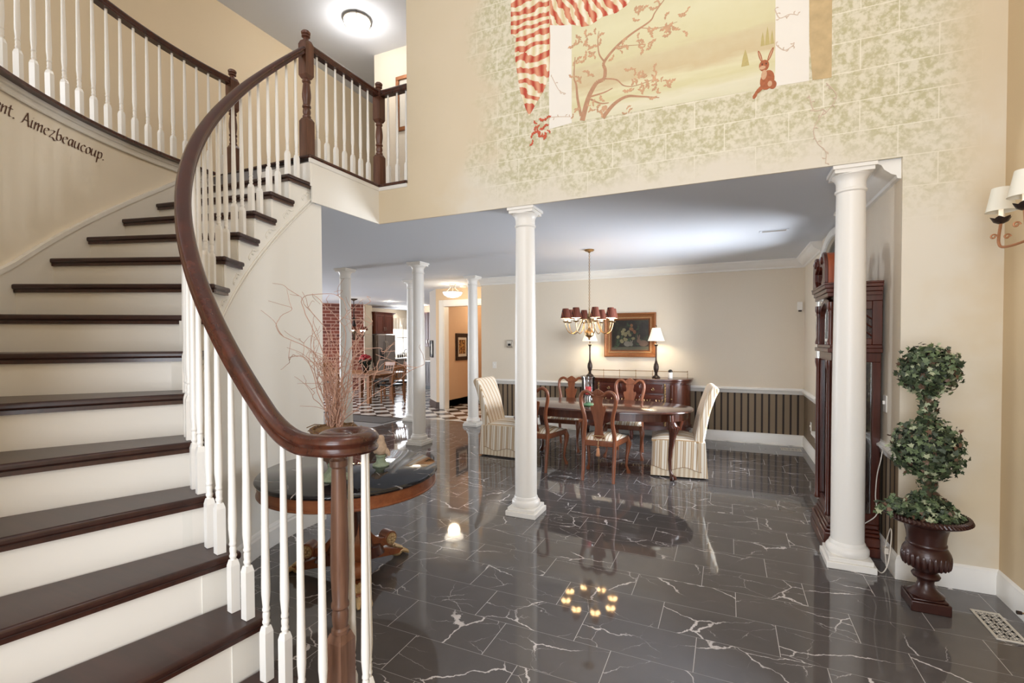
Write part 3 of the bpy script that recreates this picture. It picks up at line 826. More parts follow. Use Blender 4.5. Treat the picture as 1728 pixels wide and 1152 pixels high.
# newel at the top of the stair belongs to the stair railing
nt = (-3.262, 3.03)
newel(sr, (nt[0], nt[1], H2+.0255), 1.057)

lr = thing('landing_railing', 'short straight balcony railing between two dark newels above the opening', 'railing', (-3.25, YB+.06, H2+.024))
nc = (-3.235, YB+.055)
newel(lr, (nc[0], nc[1], H2+.0255), 1.05)
zl = H2+.955
obj('handrail', MB().sweep([(nt[0], nt[1]+.03, zl), (nc[0], nc[1], zl), (-2.85, nc[1], zl)], RAILPROF), M['rail'], lr, sharp=50)
for i in range(7):
    y = nt[1]+.115+i*.103; baluster(lr, (nt[0]+(nc[0]-nt[0])*i/7, y, H2+.024), zl-.03-H2-.024, 0)
for i in range(3): baluster(lr, (nc[0]+.115+i*.11, nc[1], H2+.024), zl-.03-H2-.024, 0)

br = thing('balcony_railing', 'long curved balcony railing along the upper left, white balusters under a dark rail', 'railing', (-4.36, 3.15, H2+.024))
an = radians(177.2); RBL = 2.902
newel(br, pol(RBL, an, H2+.0255), 1.05, an)
obj('handrail', MB().sweep([pol(RBL, an+(radians(250)-an)*i/60, zl) for i in range(61)], RAILPROF), M['rail'], br, sharp=50)
for i in range(30):
    a = an+radians(2.45)+radians(2.2)*i
    baluster(br, pol(RBL, a, H2+.024), zl-.03-H2-.024, a)

# ---------------------------------------------------------------- painted lettering on the curved wall
G = {  # pen strokes, x-height 1
 'v': [[(0,.85),(.12,1),(.32,0)],[(.32,0),(.62,.75),(.6,1)]],
 'e': [[(.08,.52),(.5,.72),(.42,1),(.12,.8),(.05,.3),(.25,0),(.55,.18)]],
 'n': [[(.1,1),(.02,0)],[(.06,.5),(.3,.95),(.48,.9),(.45,.5),(.42,.05),(.58,.1)]],
 't': [[(.22,1.4),(.12,.3),(.22,0),(.42,.12)],[(0,1),(.42,1.02)]],
 '.': [[(.05,.06),(.12,0)]],
 'A': [[(-.1,-.02),(.1,.25),(.5,1.62)],[(.5,1.62),(.72,.1),(.85,0)],[(.18,.6),(.72,.62)],[(.3,1.5),(.5,1.62)]],
 'i': [[(.1,1),(.04,.15),(.12,0),(.28,.1)],[(.16,1.32),(.2,1.38)]],
 'm': [[(.1,1),(.02,0)],[(.06,.5),(.28,.95),(.42,.9),(.38,0)],[(.42,.5),(.64,.95),(.8,.9),(.76,.1),(.9,.1)]],
 'z': [[(.02,.9),(.5,.98),(.02,.04),(.35,.06),(.6,-.25),(.75,-.1)]],
 'b': [[(.3,1.75),(.12,1.5),(.04,.4),(.12,.03),(.4,.1),(.52,.55),(.38,.95),(.1,.65)]],
 'a': [[(.5,.9),(.25,1),(.04,.5),(.14,.02),(.36,.25),(.52,1)],[(.52,1),(.46,.1),(.62,.08)]],
 'u': [[(.06,1),(.02,.3),(.14,.02),(.36,.25),(.5,1)],[(.5,1),(.46,.1),(.62,.08)]],
 'c': [[(.5,.85),(.3,1),(.05,.55),(.12,.08),(.32,0),(.52,.18)]],
 'o': [[(.3,1),(.06,.65),(.1,.08),(.3,0),(.52,.4),(.46,.9),(.3,1)]],
 'p': [[(.12,1),(.02,-.7)],[(.07,.5),(.3,.98),(.52,.8),(.48,.2),(.25,0),(.06,.2)]],
}
W = {'v':.72,'e':.66,'n':.68,'t':.52,'.':.3,'A':.95,'i':.36,'m':1.0,'z':.74,'b':.66,'a':.7,'u':.7,'c':.6,'o':.64,'p':.66,' ':.34}
def lettering(text, a_start, a_end, xh, zb):
    tot = sum(W[c] for c in text); mb = MB(); x = 0
    k = (a_start-a_end)/tot       # radians per unit
    for ch in text:
        for s in G.get(ch, []):
            P = smooth(s, 7)
            for (x0,y0),(x1,y1) in zip(P, P[1:]):
                nv = (.07, .05); ex, ey = (x1-x0), (y1-y0); L = hypot(ex, ey) or 1; ex, ey = ex/L*.02, ey/L*.02
                q = [(x0-nv[0]-ex, y0-nv[1]-ey),(x0+nv[0]-ex, y0+nv[1]-ey),(x1+nv[0]+ex, y1+nv[1]+ey),(x1-nv[0]+ex, y1-nv[1]+ey)]
                mb.poly([pol(RO-.0035, a_start-(x+px+.13*py)*k, zb+py*xh) for px, py in q])
        x += W[ch]
    return mb
lt = lettering('vent.', radians(216.6), radians(212.8), .05, 2.906)
l2 = lettering('Aimezbeaucoup.', radians(212.0), radians(199.8), .05, 2.904)
lt.add(l2.v, l2.f)
tag(obj('wall_lettering', lt, M['ink'], flat=True), 'brown hand painted French lettering on the curved stair wall', 'lettering')
# ---------------------------------------------------------------- mural (flat painting on the wall over the opening)
def wallT(x, y, z): return (x, z, y)      # (x, z) outline -> wall plane, thickness along Y
mu = thing('wall_mural', 'painted garden mural with red striped drape, tree and hare above the opening', 'mural', (0, YB, 0))
def flatpiece(name, polys, mat, layer, par=mu):
    mb = MB(); y1 = YB+.001; y0 = YB-.0012-.0007*layer
    for i, p in enumerate(polys): mb.prism(p, y0-.000004*i, y1, wallT)
    return obj(name, mb, mat, par, flat=True)
def landscape_mat():
    t = NT('painted_landscape'); X = t.xyz(); P = t.coord()
    nz = t.noise(t.map(P, (1, 1, 6)), 3, 4); n2 = t.noise(P, 14, 3)
    z = t.math('ADD', X[2], t.math('MULTIPLY', t.math('SUBTRACT', nz.outputs[0], .5), .16))
    c = t.ramp(t.math('SUBTRACT', z, 3.3), [(0, lin('#cfcaa8')), (.12, lin('#e0dac0')), (.2, lin('#d3cb9c')), (.27, lin('#ddd6b0')), (.33, lin('#cbb68c')), (.46, lin('#cfbf98')), (.52, lin('#d5cca0')), (.75, lin('#dcd6b0')), (1, lin('#d2caa2'))])
    t.base(t.mix(t.math('MULTIPLY', n2.outputs[0], .3), c, lin('#e6dfc2'))); t.b.inputs['Roughness'].default_value = .75
    return t.m
def drape_mat():
    t = NT('painted_striped_drape'); X = t.xyz(); P = t.coord()
    nz = t.noise(P, 7, 3, .5)
    # hanging folds left of the pillar, swag to the right
    hang = t.math('ADD', X[2], t.math('MULTIPLY', t.math('MAXIMUM', 0, t.math('SUBTRACT', 4.05, X[2])), t.math('MULTIPLY', X[0], -1.1)))
    swag = t.math('ADD', t.math('MULTIPLY', X[0], .9), t.math('MULTIPLY', X[2], .45))
    sel = t.step(X[0], -1.385, -1.375)
    a = t.math('ADD', t.math('MULTIPLY', hang, t.math('SUBTRACT', 1, sel)), t.math('MULTIPLY', swag, sel))
    a = t.math('ADD', a, t.math('MULTIPLY', nz.outputs[0], .12))
    f = t.math('FRACT', t.math('ADD', t.math('DIVIDE', a, .078), 200))
    fold = t.n('ShaderNodeTexWave', wave_type='BANDS', bands_direction='X'); t.l(P, fold.inputs[0])
    fold.inputs['Scale'].default_value = 4.5; fold.inputs['Distortion'].default_value = 4; fold.inputs['Detail'].default_value = 2
    red = t.mix(fold.outputs[1], lin('#b8432f'), lin('#dc9a78'))
    cr = t.mix(fold.outputs[1], lin('#d9c79a'), lin('#f1e8d2'))
    t.base(t.mix(t.step(f, .44, .56), red, cr)); t.b.inputs['Roughness'].default_value = .75
    return t.m
M['landscape'] = landscape_mat(); M['drape'] = drape_mat()
M['p_white'] = plain('painted_pillar_white', '#ece6dc', .75, var=.03, scale=5)
M['p_bark'] = plain('painted_tan_bark', '#c4ab80', .75, var=.3, scale=14)
M['p_tree'] = plain('painted_rust_branch', '#b98d6e', .75, var=.25, scale=30)
M['p_leaf'] = plain('painted_rust_leaf', '#c99f7c', .75, var=.3, scale=20)
M['p_hare'] = plain('painted_hare', '#a9623f', .75, var=.35, scale=60)
M['p_red'] = plain('painted_red_flower', '#c4583c', .75, var=.2, scale=40)
M['p_con'] = plain('painted_conifer', '#bfae74', .75, var=.15, scale=40)
M['p_vine'] = plain('painted_faint_vine', '#cdb7a2', .75, var=.2, scale=40)
flatpiece('painted_landscape', [[(-1.19,3.372),(.295,3.342),(.295,5.25),(-1.19,5.25)]], M['landscape'], 0)
flatpiece('painted_pillar', [[(-1.388,3.352),(-1.19,3.368),(-1.19,5.25),(-1.388,5.25)]], M['p_white'], 1)
flatpiece('painted_pillar', [[(.295,3.345),(.5,3.338),(.485,5.25),(.29,5.25)]], M['p_white'], 1)
flatpiece('painted_trunk', [[(.52,3.338),(.63,3.33),(.625,5.25),(.485,5.25),(.5,3.6)]], M['p_bark'], 1)
dr = [(-1.74,5.25),(-1.74,4.24),(-1.69,4.2),(-1.705,4.05),(-1.69,3.95),(-1.675,3.84),(-1.65,3.71),(-1.6,3.56),(-1.57,3.5),(-1.5,3.6),(-1.44,3.68),(-1.385,3.8),(-1.375,4.1),(-1.38,4.22),(-1.28,4.19),(-1.18,4.17),(-1.1,4.13),(-1.03,4.125),(-.93,4.165),(-.82,4.165),(-.74,4.2),(-.68,4.27),(-.6,4.45),(-.55,5.25)]
flatpiece('painted_drape', [dr], M['drape'], 2)
def ribbon(pts, w0, w1):
    P = smooth(pts, 5); out = []; n = len(P)
    for i in range(n-1):
        (x0,z0),(x1,z1) = P[i], P[i+1]; L = hypot(x1-x0, z1-z0) or 1e-6; nx, nz = -(z1-z0)/L, (x1-x0)/L
        a = w0+(w1-w0)*i/(n-1); b = w0+(w1-w0)*(i+1)/(n-1)
        out.append([(x0-nx*a,z0-nz*a),(x1-nx*b,z1-nz*b),(x1+nx*b,z1+nz*b),(x0+nx*a,z0+nz*a)])
    return out
TREE = [([(-1.1,3.37),(-1.06,3.51),(-1.03,3.58),(-.98,3.65),(-.92,3.67),(-.91,3.74),(-.92,3.8),(-.82,3.9),(-.7,3.97),(-.56,4.03),(-.52,4.09),(-.42,4.2)],.022,.0025),
 ([(-.92,3.67),(-.82,3.64),(-.76,3.58),(-.67,3.56),(-.52,3.58)],.006,.002), ([(-1.04,3.55),(-.92,3.56),(-.85,3.58)],.008,.003),
 ([(-.93,3.36),(-.84,3.45),(-.74,3.49),(-.64,3.47),(-.49,3.43)],.018,.003), ([(-.92,3.81),(-.96,3.88),(-.97,4.0),(-.96,4.06)],.007,.002),
 ([(-1.11,3.41),(-1.14,3.56),(-1.15,3.67),(-1.17,3.74),(-1.16,3.9)],.012,.003), ([(-1.03,3.53),(-.95,3.48),(-.88,3.47)],.008,.003), ([(-.7,3.97),(-.76,3.94),(-.8,3.91)],.004,.002),
 ([(-.82,3.9),(-.7,3.88),(-.6,3.86)],.003,.001),([(-.64,4.0),(-.5,3.96),(-.36,3.97)],.003,.001)]
pp = []
for p, a, b in TREE: pp += ribbon(p, a, b)
flatpiece('painted_tree', pp, M['p_tree'], 1)
LV = [(-1.14,4.04),(-1.08,3.96),(-1.05,3.91),(-1.13,4.05),(-1.08,4.01),(-.96,4.02),(-.64,4.09),(-.64,4.12),(-.44,3.96),(-.42,4.0),(-.3,4.01),(-.34,3.92),(-.39,3.92),(-.67,3.92),(-.61,3.87),(-.53,3.9),(-.56,3.84),(-.82,3.86),(-1.15,3.72),(-1.08,3.75),(-1.15,3.85),(-.67,3.7),(-.6,3.6),(-.58,3.61),(-.53,3.54),(-.49,3.57),(-.44,3.49),(-.49,3.44),(-.67,3.55),(-.71,3.62),(-1.16,3.46),(-.73,3.37),(-.98,3.41),(-.92,3.46),(-.96,3.42),(-1.03,3.47),(-.52,4.15),(-.55,3.63),(-.62,3.58),(-1.0,3.9),(-.76,3.9)]
def leaf2(cx, cz, s, a):
    sh = [(0,0),(.35,.28),(.3,.5),(.62,.5),(.6,.7),(1,.62),(1.25,1.0),(.9,1.0),(.7,1.15),(.5,.95),(.3,1.0),(.25,.65),(0,.5)]
    return [(cx+s*(x*cos(a)-y*sin(a)), cz+s*(x*sin(a)+y*cos(a))) for x, y in sh]
rnd = random.Random(3)
flatpiece('painted_leaves', [leaf2(x+rnd.uniform(-.03,.03), z+rnd.uniform(-.03,.03), rnd.uniform(.026,.05), rnd.uniform(0,6.28)) for x, z in LV for _ in range(3)], M['p_leaf'], 2)
flatpiece('painted_flower', [leaf2(x+rnd.uniform(-.04,.04), z+rnd.uniform(-.04,.04), rnd.uniform(.03,.05), rnd.uniform(0,6.28)) for x, z in [(-1.48,3.39),(-1.53,3.32),(-1.43,3.42),(-1.42,3.33),(-1.46,3.37)] for _ in range(3)], M['p_red'], 3)
def ell(cx, cz, a, b, r=0, n=18): return [(cx+a*cos(t)*cos(r)-b*sin(t)*sin(r), cz+a*cos(t)*sin(r)+b*sin(t)*cos(r)) for t in [2*pi*i/n for i in range(n)]]
hare = [ell(.245,3.4,.045,.068,-.15), ell(.225,3.505,.032,.04), ell(.2,3.575,.009,.045,.28), ell(.265,3.575,.01,.048,-.38), ell(.2,3.345,.045,.014,.75), ell(.168,3.305,.022,.012,1.1), ell(.28,3.36,.024,.03)]
flatpiece('painted_hare', hare, M['p_hare'], 2)
M['p_haremark'] = plain('painted_hare_pale_fur', '#cfa684', .75, var=.2, scale=40)
flatpiece('painted_hare_fur', [ell(.225,3.44,.018,.034,-.1), ell(.215,3.492,.02,.013), ell(.2,3.575,.004,.034,.28), ell(.265,3.575,.004,.036,-.38), ell(.262,3.37,.014,.02)], M['p_haremark'], 3)
flatpiece('painted_hare_eye', [ell(.213,3.515,.0045,.006)], M['ink'], 4); flatpiece('painted_hare_eye', [ell(.238,3.515,.0045,.006)], M['ink'], 4)
for x,z,w,h in ((.105,3.53,.026,.12),(.215,3.645,.013,.1),(.245,3.645,.015,.13),(.274,3.645,.012,.1)): flatpiece('painted_conifer', [[(x-w,z),(x+w,z),(x+w*.5,z+h*.6),(x,z+h),(x-w*.6,z+h*.55)]], M['p_con'], 1)
vn = []
for p in ([(.5,3.24),(.53,3.13),(.59,3.12),(.53,3.01),(.55,2.91),(.6,2.84),(.6,2.76)],[(.29,3.88),(.32,3.81),(.38,3.82),(.43,3.8)],[(.3,3.63),(.35,3.58),(.4,3.6),(.41,3.62)],[(.6,3.3),(.66,3.2),(.6,3.1)],[(-1.36,3.78),(-1.3,3.66),(-1.24,3.62)],[(-1.38,3.45),(-1.3,3.44),(-1.2,3.42)]):
    vn += ribbon(p, .003, .002)
    for (x, z) in smooth(p, 2): vn.append(leaf2(x, z, .016, rnd.uniform(0, 6.28)))
flatpiece('painted_vine', vn, M['p_vine'], 2)

# ---------------------------------------------------------------- urn and topiary
UX, UY = 1.065, 3.53
ur = thing('urn_planter', 'dark brown fluted urn on a square foot near the foyer corner', 'urn', (UX, UY, 0))
b = MB().box(-.092,.092,-.095,.095,0,.062).box(-.082,.082,-.082,.082,.062,.072)
obj('urn_foot', b, M['urn'], ur, world=False, bevel=.006)
b = MB().lathe([(.085,.07),(.088,.08),(.07,.092),(.048,.115),(.038,.145),(.042,.165),(.062,.175),(.068,.188),(.06,.2),(.046,.208),(.06,.222),(.09,.24),(.108,.27),(.114,.3),(.112,.33),(.1,.352),(.09,.362),(.095,.37),(.095,.38),(.09,.385),(.094,.43),(.104,.47),(.118,.495),(.15,.507),(.18,.511),(.198,.522),(.2,.535),(.19,.545),(.16,.54),(.12,.535),(.105,.5),(.1,.47),(0,.465)], seg=56)
obj('urn_body', b, M['urn'], ur, world=False, sharp=50)
b = MB()
for i in range(26):
    a = 2*pi*i/26; b.sphere((.106*cos(a), .106*sin(a), .288), (.013,.013,.045), 8, 6)
obj('gadroon_band', b, M['urn'], ur, world=False)
b = MB()
for i in range(64):
    a = 2*pi*i/64
    b.tube([(.178*cos(a-.05), .178*sin(a-.05), .545),(.194*cos(a), .194*sin(a), .543),(.2*cos(a+.05), .2*sin(a+.05), .528)], .0065, 6)
obj('rope_rim', b, M['urn'], ur, world=False)

IVY = [(0,-.5),(.16,-.42),(.5,-.5),(.36,-.16),(.62,.12),(.28,.16),(.2,.34),(0,.72),(-.2,.34),(-.28,.16),(-.62,.12),(-.36,-.16),(-.5,-.5),(-.16,-.42)]
M['leaf_d'] = plain('ivy_leaf_dark', '#39442f', .55, var=.5, scale=40)
M['leaf_m'] = plain('ivy_leaf_mid', '#5f6f4c', .55, var=.4, scale=40)
M['leaf_p'] = plain('ivy_leaf_pale', '#a7ad8c', .6, var=.3, scale=40)
M['leaf_b'] = plain('ivy_leaf_brown', '#6b5140', .6, var=.4, scale=40)
def ivy_leaves(centres, rng, size=.026):
    """centres: (point, outward normal)"""
    mb = MB(); idx = []
    for p, nrm in centres:
        nrm = (Vector(nrm) + Vector((rng.gauss(0,.55), rng.gauss(0,.55), rng.gauss(-.05,.55)))).normalized()
        t = nrm.cross(Vector((rng.gauss(0,1), rng.gauss(0,1), rng.gauss(0,1)))).normalized(); s = nrm.cross(t)
        sz = size*rng.uniform(.7, 1.25); cup = rng.uniform(.1, .5)
        base = len(mb.v)
        pts = [Vector(p)]+[Vector(p) + t*x*sz + s*y*sz - nrm*cup*sz*(x*x) for x, y in IVY]
        n = len(IVY)
        mb.add(pts, [(0, 1+i, 1+(i+1) % n) for i in range(n)])
        m = rng.choices((0,1,2,3), (6,4,1.5,.7))[0]
        idx += [m]*n
    return mb, idx
def ivy_obj(name, mbi, par):
    o = obj(name, mbi[0], [M['leaf_d'], M['leaf_m'], M['leaf_p'], M['leaf_b']], par, flat=True)
    if len(o.data.polygons) == len(mbi[1]): o.data.polygons.foreach_set('material_index', mbi[1])
    return o
rng = random.Random(11)
tp = thing('ivy_topiary', 'two ball ivy topiary growing from the dark urn beside the foyer wall', 'topiary', (UX, UY, .47))
def ball(c, r, n, sz=.0265):
    out = []
    for _ in range(n):
        v = Vector((rng.gauss(0,1), rng.gauss(0,1), rng.gauss(0,1))).normalized()
        k = r[0]*(rng.uniform(.8, 1.04) if rng.random() < .85 else rng.uniform(1.0, 1.16)); q = (c[0]+v.x*k, c[1]+v.y*k, c[2]+v.z*k*r[1])
        out.append((q, v))
    return ivy_leaves(out, rng, sz)
obj('stem', MB().tube([(UX,UY,.472),(UX+.006,UY,.7),(UX-.004,UY,1.0),(UX,UY,1.4)], .016, 8), M['stem'], tp)
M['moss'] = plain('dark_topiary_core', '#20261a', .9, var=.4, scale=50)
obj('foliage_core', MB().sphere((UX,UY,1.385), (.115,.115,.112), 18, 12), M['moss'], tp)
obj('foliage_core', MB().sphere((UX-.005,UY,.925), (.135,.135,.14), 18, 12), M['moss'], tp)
ivy_obj('foliage', ball((UX,UY,1.385), (.142,1.0), 1000), tp)
ivy_obj('foliage', ball((UX-.005,UY,.925), (.162,1.05), 1300), tp)
def column_leaves(z0, z1, r, n):
    out = []
    for _ in range(n):
        a = rng.uniform(0, 2*pi); k = r*rng.uniform(.5, 1.1); out.append(((UX+k*cos(a), UY+k*sin(a), rng.uniform(z0, z1)), (cos(a), sin(a), -.1)))
    return ivy_leaves(out, rng, .026)
ivy_obj('stem_ivy', column_leaves(1.05, 1.27, .042, 170), tp)
ivy_obj('stem_ivy', column_leaves(.62, .8, .05, 110), tp)
out = []
for _ in range(620):
    a = rng.uniform(0, 2*pi); k = .16*sqrt(rng.uniform(0,1)); q = (UX+k*cos(a)*1.02, UY+k*sin(a), .535+.13*(1-(k/.16)**2)*rng.uniform(.3,1.0)+rng.uniform(0,.02)); out.append((q, (cos(a)*.5, sin(a)*.5, .8)))
for _ in range(90):
    t = rng.uniform(0,1); out.append(((UX-.1-.15*t+rng.gauss(0,.02), UY-.08-.02*t+rng.gauss(0,.03), .6-.05*t*t+.03*sin(3*t)+rng.gauss(0,.018)), (-.4,-.5,.6)))
ivy_obj('ivy_skirt', ivy_leaves(out, rng, .029), tp)

# ---------------------------------------------------------------- round table
RX, RY, RZ = -2.28, 2.448, .72
rt = thing('round_table', 'round pedestal table with glossy black marble top inside the stair curve', 'table', (RX, RY, 0))
obj('marble_top', MB().lathe([(0,RZ-.03),(.555,RZ-.03),(.566,RZ-.024),(.57,RZ-.015),(.566,RZ-.005),(.558,RZ),(0,RZ)], seg=96), M['slab'], rt, world=False)
obj('apron', MB().lathe([(.3,RZ-.0302),(.556,RZ-.0302),(.553,RZ-.09),(.56,RZ-.094),(.56,RZ-.1),(.555,RZ-.105),(.3,RZ-.105)], seg=96), M['tablewood'], rt, world=False)
ped = MB(); n = 36
def tri(r0, r1, ph):   # concave three-sided outline
    return [((r0+(r1-r0)*abs(cos(1.5*(a-ph)))**2.2)*cos(a), (r0+(r1-r0)*abs(cos(1.5*(a-ph)))**2.2)*sin(a)) for a in [2*pi*i/n for i in range(n)]]
FA = [radians(197), radians(77), radians(322)]
rings = []
for z, r0, r1 in ((.1,.1,.26),(.16,.1,.22),(.17,.07,.17),(.3,.055,.12),(.5,.075,.13),(.58,.11,.2),(.61,.16,.26),(.616,.18,.28)):
    rings.append([(x, y, z) for x, y in tri(r0, r1, FA[1])])
vs = [p for r in rings for p in r]; fs = []
for k in range(len(rings)-1):
    for i in range(n): fs.append((k*n+i, k*n+(i+1) % n, (k+1)*n+(i+1) % n, (k+1)*n+i))
fs += [tuple(range(n-1,-1,-1)), tuple((len(rings)-1)*n+i for i in range(n))]
ped.add(vs, fs); obj('pedestal', ped, M['mahog'], rt, world=False)
for a in FA:
    T = lambda x, y, z, a=a: (x*cos(a)-z*sin(a), x*sin(a)+z*cos(a), y)
    leg = MB()
    prof = [(.1,.16),(.16,.15),(.24,.12),(.33,.085),(.4,.065),(.41,.045),(.36,.03),(.26,.05),(.16,.07),(.1,.09)]
    leg.prism(prof, -.04, .04, T)
    up = smooth([(.1,.5),(.1,.36),(.135,.26),(.2,.2),(.27,.185)], 5); lo = smooth([(.3,.13),(.22,.13),(.14,.17),(.07,.24),(.05,.36),(.05,.5)], 5)
    leg.prism(up+lo, -.034, .034, T)
    leg.prism([(.295+.052*cos(t), .165+.052*sin(t)) for t in [2*pi*i/18 for i in range(18)]], -.042, .042, T)
    lo_ = obj('leg', leg, M['tablewood'], rt, world=False, bevel=.004)
    for s in (-1, 1):
        ro = MB()
        ro.prism([(.295+.04*cos(t), .165+.04*sin(t)) for t in [2*pi*i/18 for i in range(18)]], .042*s, .05*s, T)
        for i in range(8):
            q = T(.295+.024*cos(i*pi/4), .165+.024*sin(i*pi/4), .05*s); ro.sphere(q, .011, 8, 6)
        ro.sphere(T(.295,.165,.052*s), .013, 8, 6)
        obj('rosette', ro, M['gold'], lo_, world=False)
    pw = MB()
    for dz in (-.03,-.01,.01,.03):
        pw.tube([T(.36,.045,dz*.7), T(.41,.042,dz), T(.445,.02,dz*1.15), T(.455,.008,dz*1.2)], [.016,.017,.014,.008], 8)
    pw.sphere(T(.375,.032,0), (.042,.042,.03), 12, 8)
    for i in range(6): pw.tube([T(.33,.1-.01*(i%2),-.036+.0144*i), T(.39,.07,-.04+.016*i)], [.009,.012], 6)
    obj('paw_foot', pw, M['gold'], lo_, world=False)

VX, VY = -2.205, 2.23
va = thing('table_vase', 'mottled brown and green footed vase on the round black table', 'vase', (VX, VY, RZ))
obj('vase_base', MB().lathe([(.092,0),(.095,.006),(.09,.018),(.07,.024),(.045,.05),(.036,.075),(.042,.088),(.036,.1),(.03,.105)], seg=28), M['verdigris'], va, world=False)
obj('vase_body', MB().lathe([(.03,.1),(.055,.112),(.088,.14),(.11,.175),(.115,.205),(.108,.235),(.1,.25),(.104,.262),(.122,.28),(.138,.294),(.144,.305),(.138,.312),(.12,.306),(.1,.29),(0,.285)], seg=36), M['vase'], va, world=False)
b = MB()
for s in (-1, 1):
    P = smooth([(.1*s,0,.235),(.135*s,0,.22),(.14*s,0,.18),(.11*s,0,.16)], 5); b.tube(P, .009, 8)
obj('handles', b, M['gold'], va, world=False)
b = MB(); rr = random.Random(5)
for i in range(90):
    a = rr.uniform(0,6.28); k = rr.uniform(.02,.14); z = .3+.018*rr.random()
    b.tube([(k*cos(a),k*sin(a),z),((k+.02)*cos(a+.3),(k+.02)*sin(a+.3),z+.008),((k+.03)*cos(a+.7),(k+.03)*sin(a+.7),z-.002)], .003, 4)
b.lathe([(.13,.296),(.12,.306),(.06,.322),(0,.326)], seg=20)
mo = obj('dried_moss', b, M['straw'], va, world=False)

wl_ = thing('willow_branches', 'bare curly willow branches spreading from the vase on the round table', 'branches', (VX, VY, RZ+.29))
BR = [[(0,0),(-.1,.2),(-.19,.35),(-.21,.5),(-.36,.6),(-.42,.72),(-.39,.77),(-.5,.82)], [(0,0),(-.08,.3),(-.15,.5),(-.2,.7),(-.25,.82),(-.15,.86),(-.02,.83),(.08,.72),(.16,.6)],
      [(.02,0),(.1,.1),(.26,.2),(.42,.31),(.56,.38),(.62,.44),(.64,.53)], [(.04,0),(.09,.3),(.2,.47),(.32,.52),(.42,.49),(.52,.51)], [(.05,0),(.13,.4),(.24,.56),(.3,.66),(.37,.64)],
      [(-.02,0),(-.09,.2),(-.18,.43),(-.3,.46),(-.36,.42),(-.39,.38)], [(0,0),(-.05,.35),(-.13,.6),(-.24,.78),(-.33,.84),(-.42,.87)], [(0,0),(.02,.35),(.08,.6),(.03,.76),(-.1,.84),(-.22,.8)],
      [(.03,0),(.12,.15),(.2,.28),(.3,.33),(.27,.42)], [(.01,0),(.08,.4),(.18,.52),(.27,.72),(.33,.77)], [(.02,0),(.12,.24),(.26,.33),(.44,.4),(.6,.42)]]
rr = random.Random(21)
for i in range(50):
    if i < len(BR): pts = [(x, rr.gauss(0,.02)+.12*rr.uniform(-1,1)*z, z) for x, z in BR[i]]
    else:
        th = rr.gauss(0, .24); h = rr.uniform(.25, .66); ph = rr.uniform(0, 6.28)
        pts = []; x = rr.gauss(0,.02); y = rr.gauss(0,.02); nst = 7
        for k in range(nst+1):
            u = k/nst
            pts.append((x + h*u*sin(th) + .05*u*sin(7*u+ph) + rr.gauss(0,.02)*u, y + rr.gauss(0,.02)*u + .1*u*sin(ph)*h*2, h*u))
    P = smooth(pts, 5); n = len(P)
    P = [(x+.009*sin(k*.8+i)+.004*sin(k*1.9), y+.008*cos(k*.9+i), z+.005*sin(k*.7)) for k, (x, y, z) in enumerate(P)]
    b = MB().tube(P, [.0034*(1-.66*k/(n-1)) for k in range(n)], 5)
    for _ in range(3 if i < 12 else 2):           # side twigs
        k = rr.randrange(int(n*.35), n-2); p0 = Vector(P[k]); d = Vector((rr.gauss(0,.07), rr.gauss(0,.05), rr.uniform(.02,.1)))
        tw = smooth([tuple(p0), tuple(p0+d*.5+Vector((rr.gauss(0,.015),0,rr.gauss(0,.015)))), tuple(p0+d), tuple(p0+d*1.5+Vector((rr.gauss(0,.03),0,rr.gauss(0,.02))))], 4)
        b.tube(tw, [.002*(1-.5*j/len(tw)) for j in range(len(tw))], 4)
    obj('branch', b, M['willow'], wl_, world=False)

bd = thing('bird_ornament', 'small pale stone bird figure perched on a greenish pedestal on the round table', 'ornament', (-2.146, 2.592, RZ))
obj('pedestal', MB().lathe([(.055,0),(.056,.008),(.048,.016),(.036,.022),(.03,.04),(.031,.06),(.036,.068),(.034,.075),(0,.075)], seg=28), M['verdigris'], bd, world=False)
b = MB(); b.lathe([(.018,.073),(.034,.085),(.041,.11),(.038,.135),(.028,.158),(.0245,.172),(.0255,.185),(.02,.2),(.008,.207),(0,.208)], seg=24)
b.tube([(-.018,-.012,.186),(-.03,-.02,.183),(-.038,-.025,.176)], [.009,.006,.001], 8)
b.tube([(.025,.015,.11),(.042,.022,.085),(.05,.026,.066)], [.02,.016,.008], 8)
for s in (-1,1): b.sphere((-.006+.03*s*.55, -.02+.0*s+.012*s, .12), (.014,.02,.035), 10, 8)
obj('bird', b, M['stonebird'], bd, world=False)

